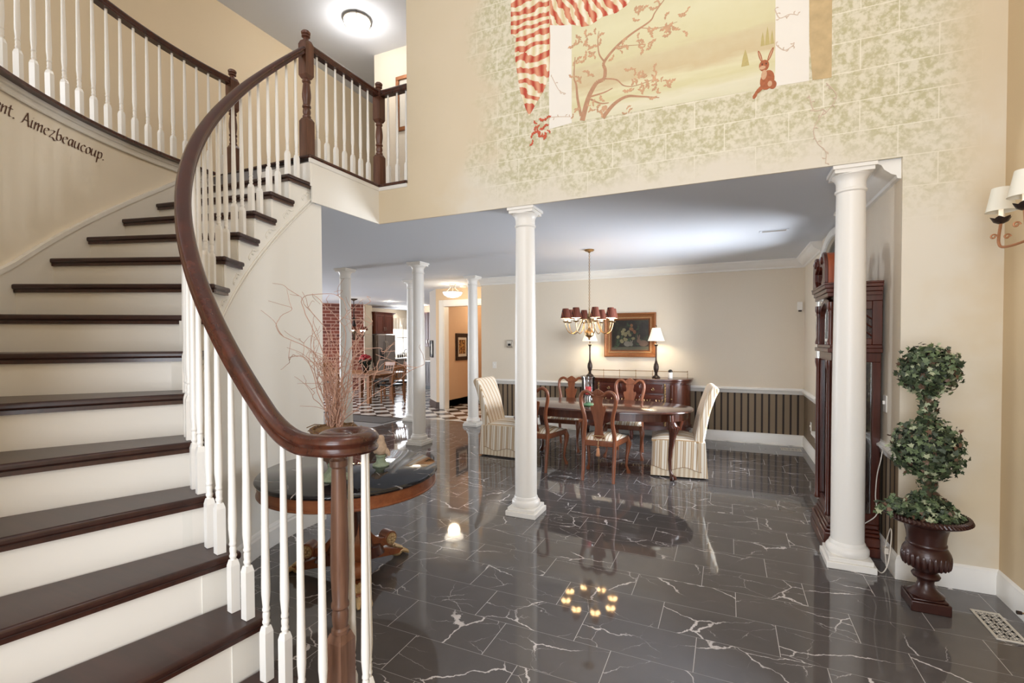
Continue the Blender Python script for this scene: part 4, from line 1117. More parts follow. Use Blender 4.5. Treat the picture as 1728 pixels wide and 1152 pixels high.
# ---------------------------------------------------------------- wall sconce
sc = thing('wall_sconce', 'two light scrolled sconce with cream shades high on the right foyer wall', 'sconce', (XW, 3.35, 2.2))
obj('backplate', MB().lathe([(0,0),(.05,0),(.055,-.012),(.03,-.022),(0,-.024)], c=(XW,3.36,2.17), seg=24, sy=1.0, M=Matrix.Rotation(-pi/2, 3, 'Y') @ Matrix.Scale(-1, 3)), M['copper'], sc)
for (sx, sy, zz) in ((1.37, 3.53, 2.245), (1.33, 3.2, 2.245)):
    a = MB()
    a.tube(smooth([(XW-.02,3.36,2.17),(XW-.06,3.36+(sy-3.36)*.3,2.1),(sx+.02,sy-.01,2.07),(sx-.0,sy+.02*(1 if sy>3.36 else -1),2.1),(sx,sy,zz-.045)], 6), .007, 8)
    for q in ((.035,.02),(-.03,.0)):
        a.tube([(sx+q[0]+.016*cos(t)*(1-t/9), sy+q[1], 2.13+.016*sin(t)*(1-t/9)) for t in [i*.5 for i in range(15)]], .0045, 6)
    obj('scroll_arm', a, M['copper'], sc)
    cup = MB(); n = 24; vs = []
    for i in range(n):
        an_ = 2*pi*i/n; rad = .042*(1+.12*cos(6*an_)); vs += [(sx+.012*cos(an_), sy+.012*sin(an_), zz-.045),(sx+.03*cos(an_), sy+.03*sin(an_), zz-.035),(sx+rad*cos(an_), sy+rad*sin(an_), zz-.012+.005*cos(6*an_)),(sx+.02*cos(an_), sy+.02*sin(an_), zz-.028)]
    fs = []
    for i in range(n):
        j = (i+1) % n
        for k in range(3): fs.append((i*4+k, j*4+k, j*4+k+1, i*4+k+1))
    fs.append(tuple(i*4 for i in range(n-1,-1,-1))); fs.append(tuple(i*4+3 for i in range(n)))
    cup.add(vs, fs); obj('drip_cup', cup, M['bronze'], sc)
    obj('candle_tube', MB().lathe([(.01,zz-.03),(.01,zz+.045),(0,zz+.045)], c=(sx,sy,0), seg=14), M['candle'], sc)
    obj('lamp_shade', MB().shell([(.066,zz+.022),(.062,zz+.03),(.04,zz+.15),(.038,zz+.15),(.06,zz+.03),(.064,zz+.022)], c=(sx,sy,0), seg=28), M['shade_off'], sc)
    obj('bulb', MB().sphere((sx,sy,zz+.075), (.012,.012,.028), 10, 8), M['plate'], sc)

# ---------------------------------------------------------------- floor registers, door stop
def register(x0, x1, y0, y1, label):
    t = thing('floor_register', label, 'vent', ((x0+x1)/2, (y0+y1)/2, 0))
    m = .013; b = MB().box(x0,x1,y0,y0+m,0.0005,.006).box(x0,x1,y1-m,y1,0.0005,.006).box(x0,x0+m,y0+m,y1-m,0.0005,.006).box(x1-m,x1,y0+m,y1-m,0.0005,.006)
    obj('register_frame', b, M['pale'], t)
    obj('register_well', MB().box(x0+m,x1-m,y0+m,y1-m,0.0004,.001), M['black'], t)
    g = MB(); W_, L_ = x1-x0-2*m, y1-y0-2*m
    nx, ny = max(1, round(W_/.045)), max(1, round(L_/.045))
    for i in range(nx):
        for j in range(ny):
            cx, cy = x0+m+W_*(i+.5)/nx, y0+m+L_*(j+.5)/ny; q = .02
            for a in range(4): g.tube([(cx+q*.55*cos(a*pi/2)+q*.5*cos(t_), cy+q*.55*sin(a*pi/2)+q*.5*sin(t_), .0045) for t_ in [k*pi/6 for k in range(13)]], .0016, 5, False)
    for i in range(nx+1): g.box(x0+m+W_*i/nx-.0015, x0+m+W_*i/nx+.0015, y0+m, y1-m, .003, .0055)
    obj('register_grille', g, M['pale'], t)
    return t
register(1.285, 1.415, 3.285, 3.59, 'pale pierced floor register in the marble near the right foyer wall')
register(.7, .95, 7.72, 7.9, 'small floor register in the far corner of the dining room')
ds = thing('door_stop', 'small brass door stop fixed to the right foyer baseboard', 'door stop', (XW-.018, 3.45, .09))
obj('stop_rod', MB().tube([(XW-.012,3.45,.09),(XW-.075,3.45,.09)], [.006,.004], 10), M['brass'], ds)
obj('stop_tip', MB().tube([(XW-.07,3.45,.09),(XW-.09,3.45,.09)], [.009,.01], 12), M['bronze'], ds)
# ---------------------------------------------------------------- dining table
TX, TY = -1.48, 5.97
def superell(a, b, n, e, cx=0, cy=0):
    out = []
    for i in range(n):
        t = 2*pi*i/n; c, s = cos(t), sin(t)
        out.append((cx + a*math.copysign(abs(c)**(2/e), c), cy + b*math.copysign(abs(s)**(2/e), s)))
    return out
dt = thing('dining_table', 'long oval polished mahogany dining table with cabriole legs', 'table', (TX, TY, 0))
mb = MB(); R_ = []
for off, z in ((-.012,.732),(0,.736),(.0,.746),(-.006,.754),(-.016,.758)): R_.append([(x, y, z) for x, y in superell(1.12+off, .56+off, 96, 2.5)])
vs = [p for r in R_ for p in r]; fs = []
for k in range(len(R_)-1):
    for i in range(96): fs.append((k*96+i, k*96+(i+1) % 96, (k+1)*96+(i+1) % 96, (k+1)*96+i))
fs += [tuple(range(95,-1,-1)), tuple((len(R_)-1)*96+i for i in range(96))]
mb.add(vs, fs); obj('table_top', mb, M['mahogx'], dt, world=False, sharp=60)
o_, i_ = superell(1.06,.5,72,2.5), superell(1.03,.47,72,2.5)
ap = MB()
for i in range(72):
    j = (i+1) % 72; ap.prism([o_[i], o_[j], i_[j], i_[i]], .64, .732)
obj('apron', ap, M['mahog'], dt, world=False)
for sx in (-1, 1):
    for sy in (-1, 1):
        o = Vector((sx*.75, sy*.66, 0)); p = Vector((sx*.9, sy*.37, 0)); P = []; R = []
        for z, of, r in ((.72,0,.036),(.645,.005,.038),(.62,.028,.05),(.585,.045,.056),(.54,.045,.047),(.46,.03,.036),(.34,.006,.027),(.22,-.008,.021),(.12,-.004,.017),(.075,.008,.018),(.05,.022,.024),(.03,.034,.032),(.004,.036,.028)):
            P.append(tuple(p+o*of+Vector((0,0,z)))); R.append(r)
        lg = MB().tube(P, R, 12); q = p+o*.036
        for a in (-.6, 0, .6):
            d = Matrix.Rotation(a, 3, 'Z') @ o
            lg.tube([tuple(q+d*.0+Vector((0,0,.055))), tuple(q+d*.03+Vector((0,0,.04))), tuple(q+d*.042+Vector((0,0,.012)))], [.011,.012,.007], 7)
        lo_ = obj('leg', lg, M['mahog'], dt, world=False)
        kc = MB()
        for a in (-.9,-.45,0,.45,.9):
            d = Matrix.Rotation(a, 3, 'Z') @ o
            kc.tube([tuple(p+d*.05+Vector((0,0,.628))), tuple(p+o*.045+d*.057+Vector((0,0,.59))), tuple(p+o*.045+d*.04+Vector((0,0,.52)))], [.012,.014,.005], 6)
        obj('knee_carving', kc, M['mahog'], lo_, world=False)

# ---------------------------------------------------------------- side chairs
def make_chair(label):
    t = thing('dining_chair', label, 'chair', (0,0,0), group='fiddle back dining chairs')
    W = M['chairwood']
    by = lambda z: -.205 - max(0, z-.45)*.12
    for s in (-1, 1):
        obj('leg', MB().tube([(s*.172,-.275,0),(s*.171,-.245,.15),(s*.172,-.215,.33),(s*.172,-.206,.46)], [.017,.02,.023,.024], 10), W, t, world=False)
        P = []; R = []
        for z, of, r in ((.44,0,.026),(.4,.012,.034),(.36,.026,.034),(.29,.02,.025),(.2,.004,.018),(.1,-.004,.014),(.05,.01,.016),(.022,.022,.025),(.0,.022,.022)):
            P.append((s*(.225+of*.8), .2+of, z)); R.append(r)
        obj('leg', MB().tube(P, R, 10), W, t, world=False)
    fr = MB()
    for s in (-1, 1):
        pts = [(.172,.44),(.169,.52),(.158,.6),(.153,.66),(.163,.74),(.186,.83),(.196,.9),(.19,.95),(.165,.985),(.125,.998),(.09,.985),(.062,.96),(.04,.955)]
        P = smooth([(s*x, by(z), z) for x, z in pts], 4)
        fr.tube(P, [.024-.006*i/(len(P)-1) for i in range(len(P))], 10)
    obj('back_frame', fr, W, t, world=False)
    T = lambda th: (lambda x, z, y: (x, by(z)+y*th, z))
    cr = [(-.075,.965),(-.07,.985),(-.055,1.0),(-.035,1.012),(-.018,1.024),(0,1.03),(.018,1.024),(.035,1.012),(.055,1.0),(.07,.985),(.075,.965),(.05,.94),(-.05,.94)]
    sh = MB().prism(cr, -.012, .012, lambda x, z, y: (x, by(z)+y, z))
    for i in range(-2, 3): sh.tube([(i*.012, by(.96)-.012, .955),(i*.018, by(1)-.013, .99),(i*.02, by(1.01)-.011, 1.01)], [.004,.007,.004], 6)
    obj('crest_shell', sh, W, t, world=False, bevel=.004)
    half = [(.47,.062),(.49,.062),(.5,.06),(.53,.05),(.58,.042),(.63,.045),(.72,.06),(.78,.078),(.815,.088),(.835,.084),(.842,.07),(.834,.06),(.848,.05),(.87,.046),(.895,.05),(.915,.055),(.955,.056)]
    ol = [(x, z) for z, x in half] + [(-x, z) for z, x in reversed(half)]
    obj('splat', MB().prism(ol, -.006, .006, lambda x, z, y: (x, by(z)+y, z)), W, t, world=False)
    sr_ = MB().prism([(-.185,-.225),(.185,-.225),(.255,.225),(-.255,.225)], .385, .445)
    obj('seat_rail', sr_, W, t, world=False, bevel=.008)
    st_ = MB(); n = 10; vs = []
    for i in range(n+1):
        for j in range(n+1):
            u, v = i/n*2-1, j/n*2-1; y = -.19+.4*(v+1)/2; hw = .165+.07*(v+1)/2
            vs.append((u*hw, y, .447+.05*(1-abs(u)**4)*(1-abs(v)**4)))
    fs = [(i*(n+1)+j, (i+1)*(n+1)+j, (i+1)*(n+1)+j+1, i*(n+1)+j+1) for i in range(n) for j in range(n)]
    k = len(vs); vs += [(x, y, .44) for x, y, z in vs[:]]
    fs += [tuple(k+q for q in reversed(f)) for f in fs[:]]
    for i in range(n):
        for a, b in (((i,0),(i+1,0)),((i+1,n),(i,n)),((0,i+1),(0,i)),((n,i),(n,i+1))):
            p, q = a[0]*(n+1)+a[1], b[0]*(n+1)+b[1]; fs.append((q, p, p+k, q+k))
    st_.add(vs, fs); obj('seat', st_, M['strseat'], t, world=False, sharp=60)
    return t
c0 = make_chair('carved side chair near side of the dining table with a tassel hung on its back')
c0.location = (-1.3, 5.45, 0)
dup(c0, (-2.11, 5.58, 0), -.06, 'carved side chair near side of the table, half hidden by the white column', None)
dup(c0, (-2.14, 6.67, 0), pi, 'carved side chair on the far side of the table, left of the hurricane candle', None)
dup(c0, (-1.25, 6.55, 0), pi, 'carved side chair on the far side of the table, in front of the sideboard drawers', None)
ts = thing('chair_tassel', 'tan tassel on a twisted cord hanging from the chair back splat', 'tassel', (-1.3, 5.45-.235, .4))
b = MB().tube([(-1.375,5.22,.505),(-1.3,5.215,.462),(-1.225,5.22,.505)], .004, 6).tube([(-1.375,5.22,.505),(-1.225,5.22,.505)], .004, 6).tube([(-1.3,5.213,.462),(-1.3,5.195,.4)], .004, 6)
obj('cord', b, M['gold'], ts)
b = MB().lathe([(.0,.405),(.012,.4),(.014,.388),(.009,.378),(.014,.37),(.024,.3),(.022,.285),(0,.285)], c=(-1.3,5.193,0), seg=18)
obj('tassel_skirt', b, M['copper'], ts)

# ---------------------------------------------------------------- skirted host chairs
M['p_vine2'] = plain('tan_piping', '#8d6f52', .8, var=.1)
def host_chair(label, loc, rz):
    t = thing('host_chair', label, 'chair', loc, rz, 'striped skirted host chairs')
    sk = MB(); n = 10
    # skirt: four panels, slightly flared, with corner pleats
    ring0 = []; ring1 = []
    for (x0,y0,x1,y1) in ((-.25,-.22,.25,-.22),(.25,-.22,.25,.3),(.25,.3,-.25,.3),(-.25,.3,-.25,-.22)):
        for i in range(n):
            u = i/n; x, y = x0+(x1-x0)*u, y0+(y1-y0)*u
            pl = .94 if i == 0 else 1.0
            ring0.append((x*pl, .04+(y-.04)*pl, .42)); ring1.append((x*1.05*pl, .04+(y-.04)*1.05*pl, .02))
    m = len(ring0)
    sk.add(ring0+ring1, [(i, (i+1) % m, m+(i+1) % m, m+i) for i in range(m)]+[tuple(range(m-1,-1,-1)), tuple(range(m, 2*m))])
    s = obj('skirt', sk, M['strx'], t, world=False, sharp=50)
    hm = MB(); N = 60
    for k in range(4):
        (x0,y0,x1,y1) = ((-.25,-.22,.25,-.22),(.25,-.22,.25,.3),(.25,.3,-.25,.3),(-.25,.3,-.25,-.22))[k]
        for i in range(20):
            a, b = i/20, (i+1)/20
            q = []
            for u, sc_ in ((a, 1.062),(b, 1.062)): q.append((u, (x0+(x1-x0)*u)*sc_, .04+(y0+(y1-y0)*u-.04)*sc_))
            z = [.105+.022*cos(u*2*pi*1.5)*1 for u in (a, b)]
            hm.add([(q[0][1],q[0][2],.018),(q[1][1],q[1][2],.018),(q[1][1]*.985,.04+(q[1][2]-.04)*.985,z[1]),(q[0][1]*.985,.04+(q[0][2]-.04)*.985,z[0])], [(0,1,2,3)])
    obj('scalloped_hem', hm, M['hem'], s, world=False)
    pp_ = MB()
    for (x0,y0,x1,y1) in ((-.25,-.22,.25,-.22),(.25,-.22,.25,.3),(.25,.3,-.25,.3),(-.25,.3,-.25,-.22)):
        pp_.tube([((x0+(x1-x0)*u)*1.05, .04+(y0+(y1-y0)*u-.04)*1.05, .105+.022*cos(u*2*pi*1.5)) for u in [i/24 for i in range(25)]], .0028, 5)
    obj('piping', pp_, M['p_vine2'], s, world=False)
    se = MB(); n = 12; vs = []; 
    for i in range(n+1):
        for j in range(n+1):
            u, v = i/n*2-1, j/n*2-1; vs.append((u*.248, .05+.255*v, .425+.06*(1-abs(u)**3)*(1-abs(v)**3)))
    fs = [(i*(n+1)+j, (i+1)*(n+1)+j, (i+1)*(n+1)+j+1, i*(n+1)+j+1) for i in range(n) for j in range(n)]
    k = len(vs); vs += [(x, y, .405) for x, y, z in vs[:]]; fs += [tuple(k+q for q in reversed(f)) for f in fs[:]]
    for i in range(n):
        for a, b in (((i,0),(i+1,0)),((i+1,n),(i,n)),((0,i+1),(0,i)),((n,i),(n,i+1))):
            p, q = a[0]*(n+1)+a[1], b[0]*(n+1)+b[1]; fs.append((q, p, p+k, q+k))
    se.add(vs, fs); obj('seat', se, M['strseat'], t, world=False, sharp=60)
    bk = MB(); side = smooth([(-.155,.42),(-.18,.55),(-.225,.75),(-.29,.95),(-.325,1.02),(-.36,1.045),(-.4,1.03),(-.41,.99),(-.37,.9),(-.315,.72),(-.275,.5),(-.262,.42),(-.26,.25)], 4) + [(-.2,.25)]
    bk.prism(side, -.245, .245, lambda y, z, x: (x, y, z))
    obj('backrest', bk, M['strx'], t, world=False, bevel=.02, sharp=50, seg=3)
    bs = MB().prism([(-.2,.415),(-.2,.021),(-.3,.016),(-.272,.415)], -.262, .262, lambda y, z, x: (x, y, z))
    obj('back_skirt', bs, M['strx'], t, world=False)
    return t
host_chair('cream striped skirted chair at the right end of the dining table', (-.52, 5.95, 0), radians(97))
host_chair('cream striped skirted chair at the left end of the dining table', (-2.78, 6.02, 0), radians(-92))

# ---------------------------------------------------------------- hurricane candle holder
hx, hy = -1.565, 5.76
hc = thing('hurricane_candle_holder', 'glass hurricane on a black and white striped ball and green saucer on the dining table', 'candle holder', (hx, hy, .758))
obj('saucer', MB().lathe([(.045,0),(.085,.004),(.094,.018),(.09,.024),(.05,.026),(.03,.036),(0,.04)], seg=28), M['green'], hc, world=False)
obj('striped_ball', MB().sphere((0,0,.083), (.047,.047,.05), 24, 14), M['bw'], hc, world=False)
obj('glass_chimney', MB().shell([(.03,.13),(.066,.14),(.08,.165),(.077,.31),(.086,.352),(.084,.354),(.074,.31),(.077,.167),(.064,.143),(.03,.134)], seg=32), M['glass'], hc, world=False)
obj('cup', MB().lathe([(.02,.128),(.035,.132),(.04,.14),(0,.141)], seg=24), M['pewter'], hc, world=False)
cd_ = thing('pillar_candle', 'short red pillar candle inside the glass hurricane', 'candle', (hx, hy, .758+.141))
obj('wax', MB().lathe([(.034,0),(.035,.09),(.03,.094),(0,.09)], seg=24), M['red'], cd_, world=False)
obj('wick', MB().tube([(0,0,.088),(.002,0,.1)], .0015, 5), M['black'], cd_, world=False)

# ---------------------------------------------------------------- sideboard
sx0, sx1 = -2.25, -.52; sb = thing('sideboard', 'dark mahogany sideboard with bowed ends and brass pulls against the dining wall', 'sideboard', (-1.385, 7.9, 0))
def plan(e):
    p = [(sx1+e, 8.1)]
    p += [(sx1+e-.33*(1-cos(t)), 7.93-(.30+e)*sin(t)) for t in [i*pi/2/10 for i in range(11)]]
    p += [(x, 7.63-e-.03*sin(pi*(sx1-.33-x)/(sx1-.33-sx0-.33))) for x in [sx1-.33-(sx1-.33-sx0-.33)*i/12 for i in range(1, 12)]]
    p += [(sx0-e+.33*(1-cos(t)), 7.93-(.30+e)*sin(t)) for t in [pi/2-i*pi/2/10 for i in range(11)]]
    p += [(sx0-e, 8.1)]
    return p
SW = M['sidewood']
obj('body', MB().prism(plan(-.012), .2, .9), SW, sb)
tp_ = MB().prism(plan(.012), .9, .915).prism(plan(.02), .915, .93).prism(plan(.004), .93, .937).prism(plan(.028), .937, .962)
obj('sideboard_top', tp_, M['mahog'], sb, bevel=.004)
obj('base_moulding', MB().prism(plan(.006), .17, .22), SW, sb)
for x, y in ((sx0+.06,8.04),(sx1-.06,8.04),(sx0+.36,7.68),(sx1-.36,7.68),(-1.385,7.66)):
    obj('leg', MB().lathe([(.02,0),(.03,.02),(.026,.05),(.034,.09),(.03,.12),(.036,.17)], c=(x,y,0), seg=16), SW, sb)
yf = lambda x: 7.63-.03*sin(pi*(sx1-.33-x)/(sx1-.33-sx0-.33))
xs = [-1.9,-1.56,-1.21,-.88]
def pull(par, x, z, y, bail):
    b = MB()
    b.lathe([(0,0),(.016,0),(.013,.008),(0,.01)], c=(x,y,z), seg=12, M=Matrix.Rotation(pi/2, 3, 'X'))
    if bail:
        for s in (-1, 1): b.sphere((x+s*.045, y-.008, z+.012), .01, 8, 6)
        b.tube([(x+.045*cos(t), y-.018, z+.01+.04*sin(t)) for t in [pi+i*pi/10 for i in range(11)]], .006, 6)
    else: b.tube([(x+.02*cos(t), y-.016, z-.008+.02*sin(t)) for t in [pi+i*pi/8 for i in range(9)]], .005, 6)
    return obj('drawer_pull', b, M['brass'], par)
for a, b_ in zip(xs, xs[1:]):
    xm = (a+b_)/2; y = yf(xm)
    d = obj('drawer', MB().box(a+.015,b_-.015,y-.004,y+.05,.74,.885).box(a+.035,b_-.035,y-.008,y,.76,.865), SW, sb, bevel=.004); pull(d, xm, .815, y-.008, False)
    for z0, z1 in ((.5,.72),(.24,.48)):
        d = obj('drawer', MB().box(a+.015,b_-.015,y-.004,y+.05,z0,z1).box(a+.035,b_-.035,y-.008,y,z0+.02,z1-.02), SW, sb, bevel=.004)
        for s in (-1, 1): pull(d, xm+s*.09, (z0+z1)/2+.02, y-.008, True)
for sgn, ex in ((1, sx1), (-1, sx0)):
    dr_ = MB(); pts = [(ex-sgn*.33*(1-cos(t)), 7.93-.30*sin(t)) for t in [.15+i*1.25/12 for i in range(13)]]
    for (x0,y0),(x1,y1) in zip(pts, pts[1:]):
        nx, ny = sgn*.7, -.7
        dr_.prism([(x0,y0),(x1,y1),(x1+nx*.006,y1+ny*.006),(x0+nx*.006,y0+ny*.006)], .26, .87)
    d = obj('door', dr_, M['mahog'], sb, sharp=60)
    q = pts[-1]; obj('door_knob', MB().sphere((q[0]+sgn*.02,q[1]-.012,.66), .011, 10, 8), M['brass'], d)
    tw = MB(); cx = ex-sgn*.355; cy = 7.628
    tw.tube([(cx,cy,.24),(cx,cy,.89)], .012, 8)
    for ph in (0, pi): tw.tube([(cx+.012*cos(ph+z*75), cy+.012*sin(ph+z*75), z) for z in [.25+i*.63/70 for i in range(71)]], .0095, 6)
    obj('twist_column', tw, M['brass'], sb)
gl_ = MB(); posts = [sx0+.06+(sx1-sx0-.12)*i/6 for i in range(7)]
gl_.tube([(posts[0],8.07,1.055),(posts[-1],8.07,1.055)], .005, 8)
for x in posts: gl_.lathe([(.009,.962),(.005,.97),(.004,1.0),(.007,1.01),(.004,1.02),(.004,1.05),(.008,1.056),(.005,1.066),(0,1.075)], c=(x,8.07,0), seg=10)
obj('gallery_rail', gl_, M['brass'], sb)

def buffet_lamp(x, label):
    t = thing('buffet_lamp', label, 'lamp', (x, 7.84, .9635), group='buffet lamps')
    obj('lamp_base', MB().lathe([(.062,0),(.065,.012),(.055,.022),(.045,.032),(.03,.04),(.02,.055),(.026,.065),(.018,.075),(.03,.1),(.04,.14),(.042,.175),(.034,.215),(.02,.245),(.024,.252),(.016,.262),(.013,.3),(.012,.42),(.014,.5),(.022,.505),(.03,.53),(.022,.535),(.01,.54),(.01,.6)], seg=24), M['bronze'], t, world=False)
    obj('lamp_shade', MB().shell([(.132,.585),(.128,.59),(.095,.68),(.062,.79),(.06,.79),(.092,.68),(.125,.59),(.129,.585)], seg=12), M['shade'], t, world=False, sharp=20)
    obj('finial', MB().lathe([(.006,.6),(.004,.79),(.01,.8),(.012,.815),(.005,.83),(0,.835)], seg=12), M['bronze'], t, world=False)
    return t
buffet_lamp(-2.1, 'dark column buffet lamp at the left of the sideboard behind the chandelier')
buffet_lamp(-1.03, 'dark column buffet lamp at the right of the sideboard beside the gilt painting')
bm_ = thing('security_camera', 'small white camera with a black round eye on the sideboard top', 'camera', (-.815, 7.84, .9635))
obj('camera_stand', MB().lathe([(.034,0),(.036,.01),(.034,.09),(.028,.1),(0,.1)], seg=24), M['plate'], bm_, world=False)
obj('camera_eye', MB().sphere((0,0,.105), .034, 20, 12), M['black'], bm_, world=False)

# ---------------------------------------------------------------- still life in a gilt frame
def still_life():
    t = NT('dark_still_life'); P = t.coord(); nz = t.noise(P, 9, 4); n2 = t.noise(P, 30, 4)
    t.base(t.ramp(t.math('ADD', t.math('MULTIPLY', nz.outputs[0], .7), t.math('MULTIPLY', n2.outputs[0], .3)), [(.3, lin('#120e0b')), (.5, lin('#241d16')), (.62, lin('#2f3020')), (.75, lin('#3d3526'))]))
    t.b.inputs['Roughness'].default_value = .35; return t.m
M['still'] = still_life()
def framed(name, label, x0, x1, z0, z1, y, fw, fmat, pmat, parts=None, cat='picture'):
    t = thing(name, label, cat, ((x0+x1)/2, y, z0))
    prof = [(0,0),(0,-.05),(fw*.15,-.055),(fw*.3,-.04),(fw*.55,-.03),(fw*.8,-.024),(fw,-.012),(fw,0)]
    mb = MB(); C = [(x0,z0),(x1,z0),(x1,z1),(x0,z1)]; S = [(1,1),(-1,1),(-1,-1),(1,-1)]; n = len(prof); vs = []
    for (cx, cz), (sx, sz) in zip(C, S):
        for l, d in prof: vs.append((cx+sx*l, y+d, cz+sz*l))
    fs = [(i*n+k, ((i+1) % 4)*n+k, ((i+1) % 4)*n+(k+1) % n, i*n+(k+1) % n) for i in range(4) for k in range(n)]
    mb.add(vs, fs); obj('picture_frame', mb, fmat, t, sharp=25)
    obj('canvas', MB().box(x0+fw*.9,x1-fw*.9,y-.014,y-.006,z0+fw*.9,z1-fw*.9), pmat, t, flat=True)
    return t
pt = framed('framed_painting', 'gilt framed dark still life of flowers and animals above the sideboard', -1.916, -1.067, 1.28, 2.015, YD, .125, M['giltframe'], M['still'])
M['pt_pale'] = plain('painted_pale_fur', '#777063', .5, var=.3, scale=40); M['pt_tan'] = plain('painted_tan_fur', '#6f5746', .5, var=.3, scale=40)
M['pt_flower'] = plain('painted_flowers', '#7d7453', .5, var=.5, scale=50); M['pt_pink'] = plain('painted_orange_flowers', '#7e5436', .5, var=.4, scale=50); M['pt_leaf'] = plain('painted_dark_leaves', '#34422a', .5, var=.5, scale=30); M['pt_table'] = plain('painted_ledge', '#4d4a3a', .5, var=.3, scale=20)
bd_ = MB(); ln = MB()
for (xa, za, xb, zb_) in ((-1.836,1.36,-1.147,1.36),(-1.147,1.36,-1.147,1.935),(-1.147,1.935,-1.836,1.935),(-1.836,1.935,-1.836,1.36)):
    n_ = int(hypot(xb-xa, zb_-za)/.02)
    for i in range(n_): bd_.sphere((xa+(xb-xa)*i/n_, YD-.036, za+(zb_-za)*i/n_), .008, 6, 4)
obj('bead_row', bd_, M['gold'], pt)
for q in ((-1.808,-1.175,1.386,1.394),(-1.808,-1.175,1.901,1.909),(-1.808,-1.8,1.394,1.901),(-1.183,-1.175,1.394,1.901)): ln.box(q[0],q[1],YD-.022,YD-.008,q[2],q[3])
obj('frame_shade_strip', ln, M['iron'], pt)  # dark strip added in place of shading on the frame profile
def pnt(name, polys, mat, l):
    mb = MB()
    for i, p in enumerate(polys): mb.prism(p, YD-.0145-.0006*l-.000008*i, YD-.0138, wallT)
    obj(name, mb, mat, pt, flat=True)
pnt('painted_ledge', [[(-1.8,1.395),(-1.18,1.395),(-1.18,1.46),(-1.8,1.44)]], M['pt_table'], 1)
pnt('painted_leaves', [leaf2(-1.5+rnd.uniform(-.2,.3), 1.62+rnd.uniform(-.14,.2), .06, rnd.uniform(0,6.28)) for _ in range(16)], M['pt_leaf'], 1)
pnt('painted_blossoms', [ell(-1.56+rnd.gauss(0,.06), 1.66+rnd.gauss(0,.06), .03, .024, rnd.uniform(0,3)) for _ in range(16)], M['pt_flower'], 2)
pnt('painted_blossoms', [ell(-1.47+rnd.gauss(0,.04), 1.74+rnd.gauss(0,.035), .026, .022, rnd.uniform(0,3)) for _ in range(7)], M['pt_pink'], 3)
pnt('painted_animal', [ell(-1.53,1.5,.06,.045), ell(-1.47,1.49,.03,.028), ell(-1.475,1.535,.008,.03,.3), ell(-1.455,1.535,.008,.03,-.3)], M['pt_pale'], 3)
pnt('painted_animal', [ell(-1.27,1.51,.075,.05), ell(-1.345,1.55,.032,.034), ell(-1.36,1.61,.01,.045,.2), ell(-1.335,1.61,.01,.045,-.1)], M['pt_tan'], 3)

# ---------------------------------------------------------------- dining chandelier
hx, hy = -1.645, 6.114
ch = thing('dining_chandelier', 'brass eight arm chandelier with brown shades hanging over the dining table', 'chandelier', (hx, hy, H1))
obj('ceiling_canopy', MB().lathe([(0,-.001),(.062,-.001),(.064,-.012),(.05,-.024),(.02,-.03),(.01,-.045),(0,-.05)], seg=28), M['brass'], ch, world=False)
ck = MB()
nl_ = 34
for i in range(nl_):
    z0 = -.045 - i*(.72/nl_); cz = z0-.0125
    a = 0 if i % 2 else pi/2
    ck.tube([(.008*cos(t)*cos(a), .008*cos(t)*sin(a), cz+.016*sin(t)) for t in [k*pi/5 for k in range(11)]], .0022, 5, False)
obj('chain', ck, M['brass'], ch, world=False)
obj('stem', MB().lathe([(.004,-.76),(.01,-.775),(.008,-.8),(.014,-.83),(.03,-.85),(.036,-.87),(.02,-.89),(.014,-.93),(.018,-.97),(.012,-1.0),(.022,-1.03),(.05,-1.055),(.062,-1.085),(.055,-1.115),(.03,-1.135),(.012,-1.145),(.016,-1.155),(.01,-1.17),(0,-1.175)], seg=28), M['brass'], ch, world=False)
for i in range(8):
    a = pi/8+i*pi/4+.1; c, s = cos(a), sin(a)
    pr = smooth([(.03,-.95),(.07,-.9),(.11,-.93),(.16,-1.04),(.22,-1.09),(.28,-1.06),(.31,-.98),(.312,-.94)], 5)
    arm = obj('arm', MB().tube([(r*c, r*s, z) for r, z in pr], .0058, 8), M['brass'], ch, world=False)
    q = (.312*c, .312*s, 0)
    obj('drip_cup', MB().lathe([(.006,-.95),(.032,-.94),(.038,-.93),(.03,-.932),(.012,-.935),(0,-.935)], c=q, seg=18), M['brass'], arm, world=False)
    obj('candle_tube', MB().lathe([(.0125,-.936),(.0125,-.85),(0,-.85)], c=q, seg=12), M['candle'], arm, world=False)
    obj('shade', MB().shell([(.066,-.895),(.063,-.895),(.036,-.765),(.039,-.765)], c=q, seg=24), M['redshade'], arm, world=False)
    obj('shade_lining', MB().shell([(.0625,-.894),(.061,-.894),(.035,-.77),(.0358,-.77)], c=q, seg=24), M['lining'], arm, world=False)
    obj('bulb', MB().sphere((q[0],q[1],-.835), (.017,.017,.03), 10, 8), M['bulb'], arm, world=False)

# ---------------------------------------------------------------- grandfather clock
CW = M['clockwood']
ck_ = thing('grandfather_clock', 'tall dark cherry grandfather clock with glazed trunk and scrolled top behind the white column', 'clock', (.85, 4.46, 0))
fx, bx = .70, 1.0; y0, y1 = 4.2, 4.7
b = MB()
for e, z0, z1 in ((.05,0,.07),(.042,.07,.14),(.03,.14,.165),(.018,.165,.19),(.008,.19,.225)): b.box(fx-e, bx, y0-e*.9, y1+e*.9, z0, z1)
obj('clock_base', b, CW, ck_, bevel=.008)
f = MB()
for yy in (y0, y1-.045): f.box(fx, fx+.045, yy, yy+.045, .3, 1.4)
for yy in (y0, y1-.05): f.box(bx-.05, bx, yy, yy+.05, .3, 1.4)
for z0, z1 in ((.225,.3),(1.4,1.47)): f.box(fx,bx,y0,y1,z0,z1)
f.box(bx-.015, bx-.004, y0+.01, y1-.01, .3, 1.4)
obj('trunk', f, CW, ck_, bevel=.004)
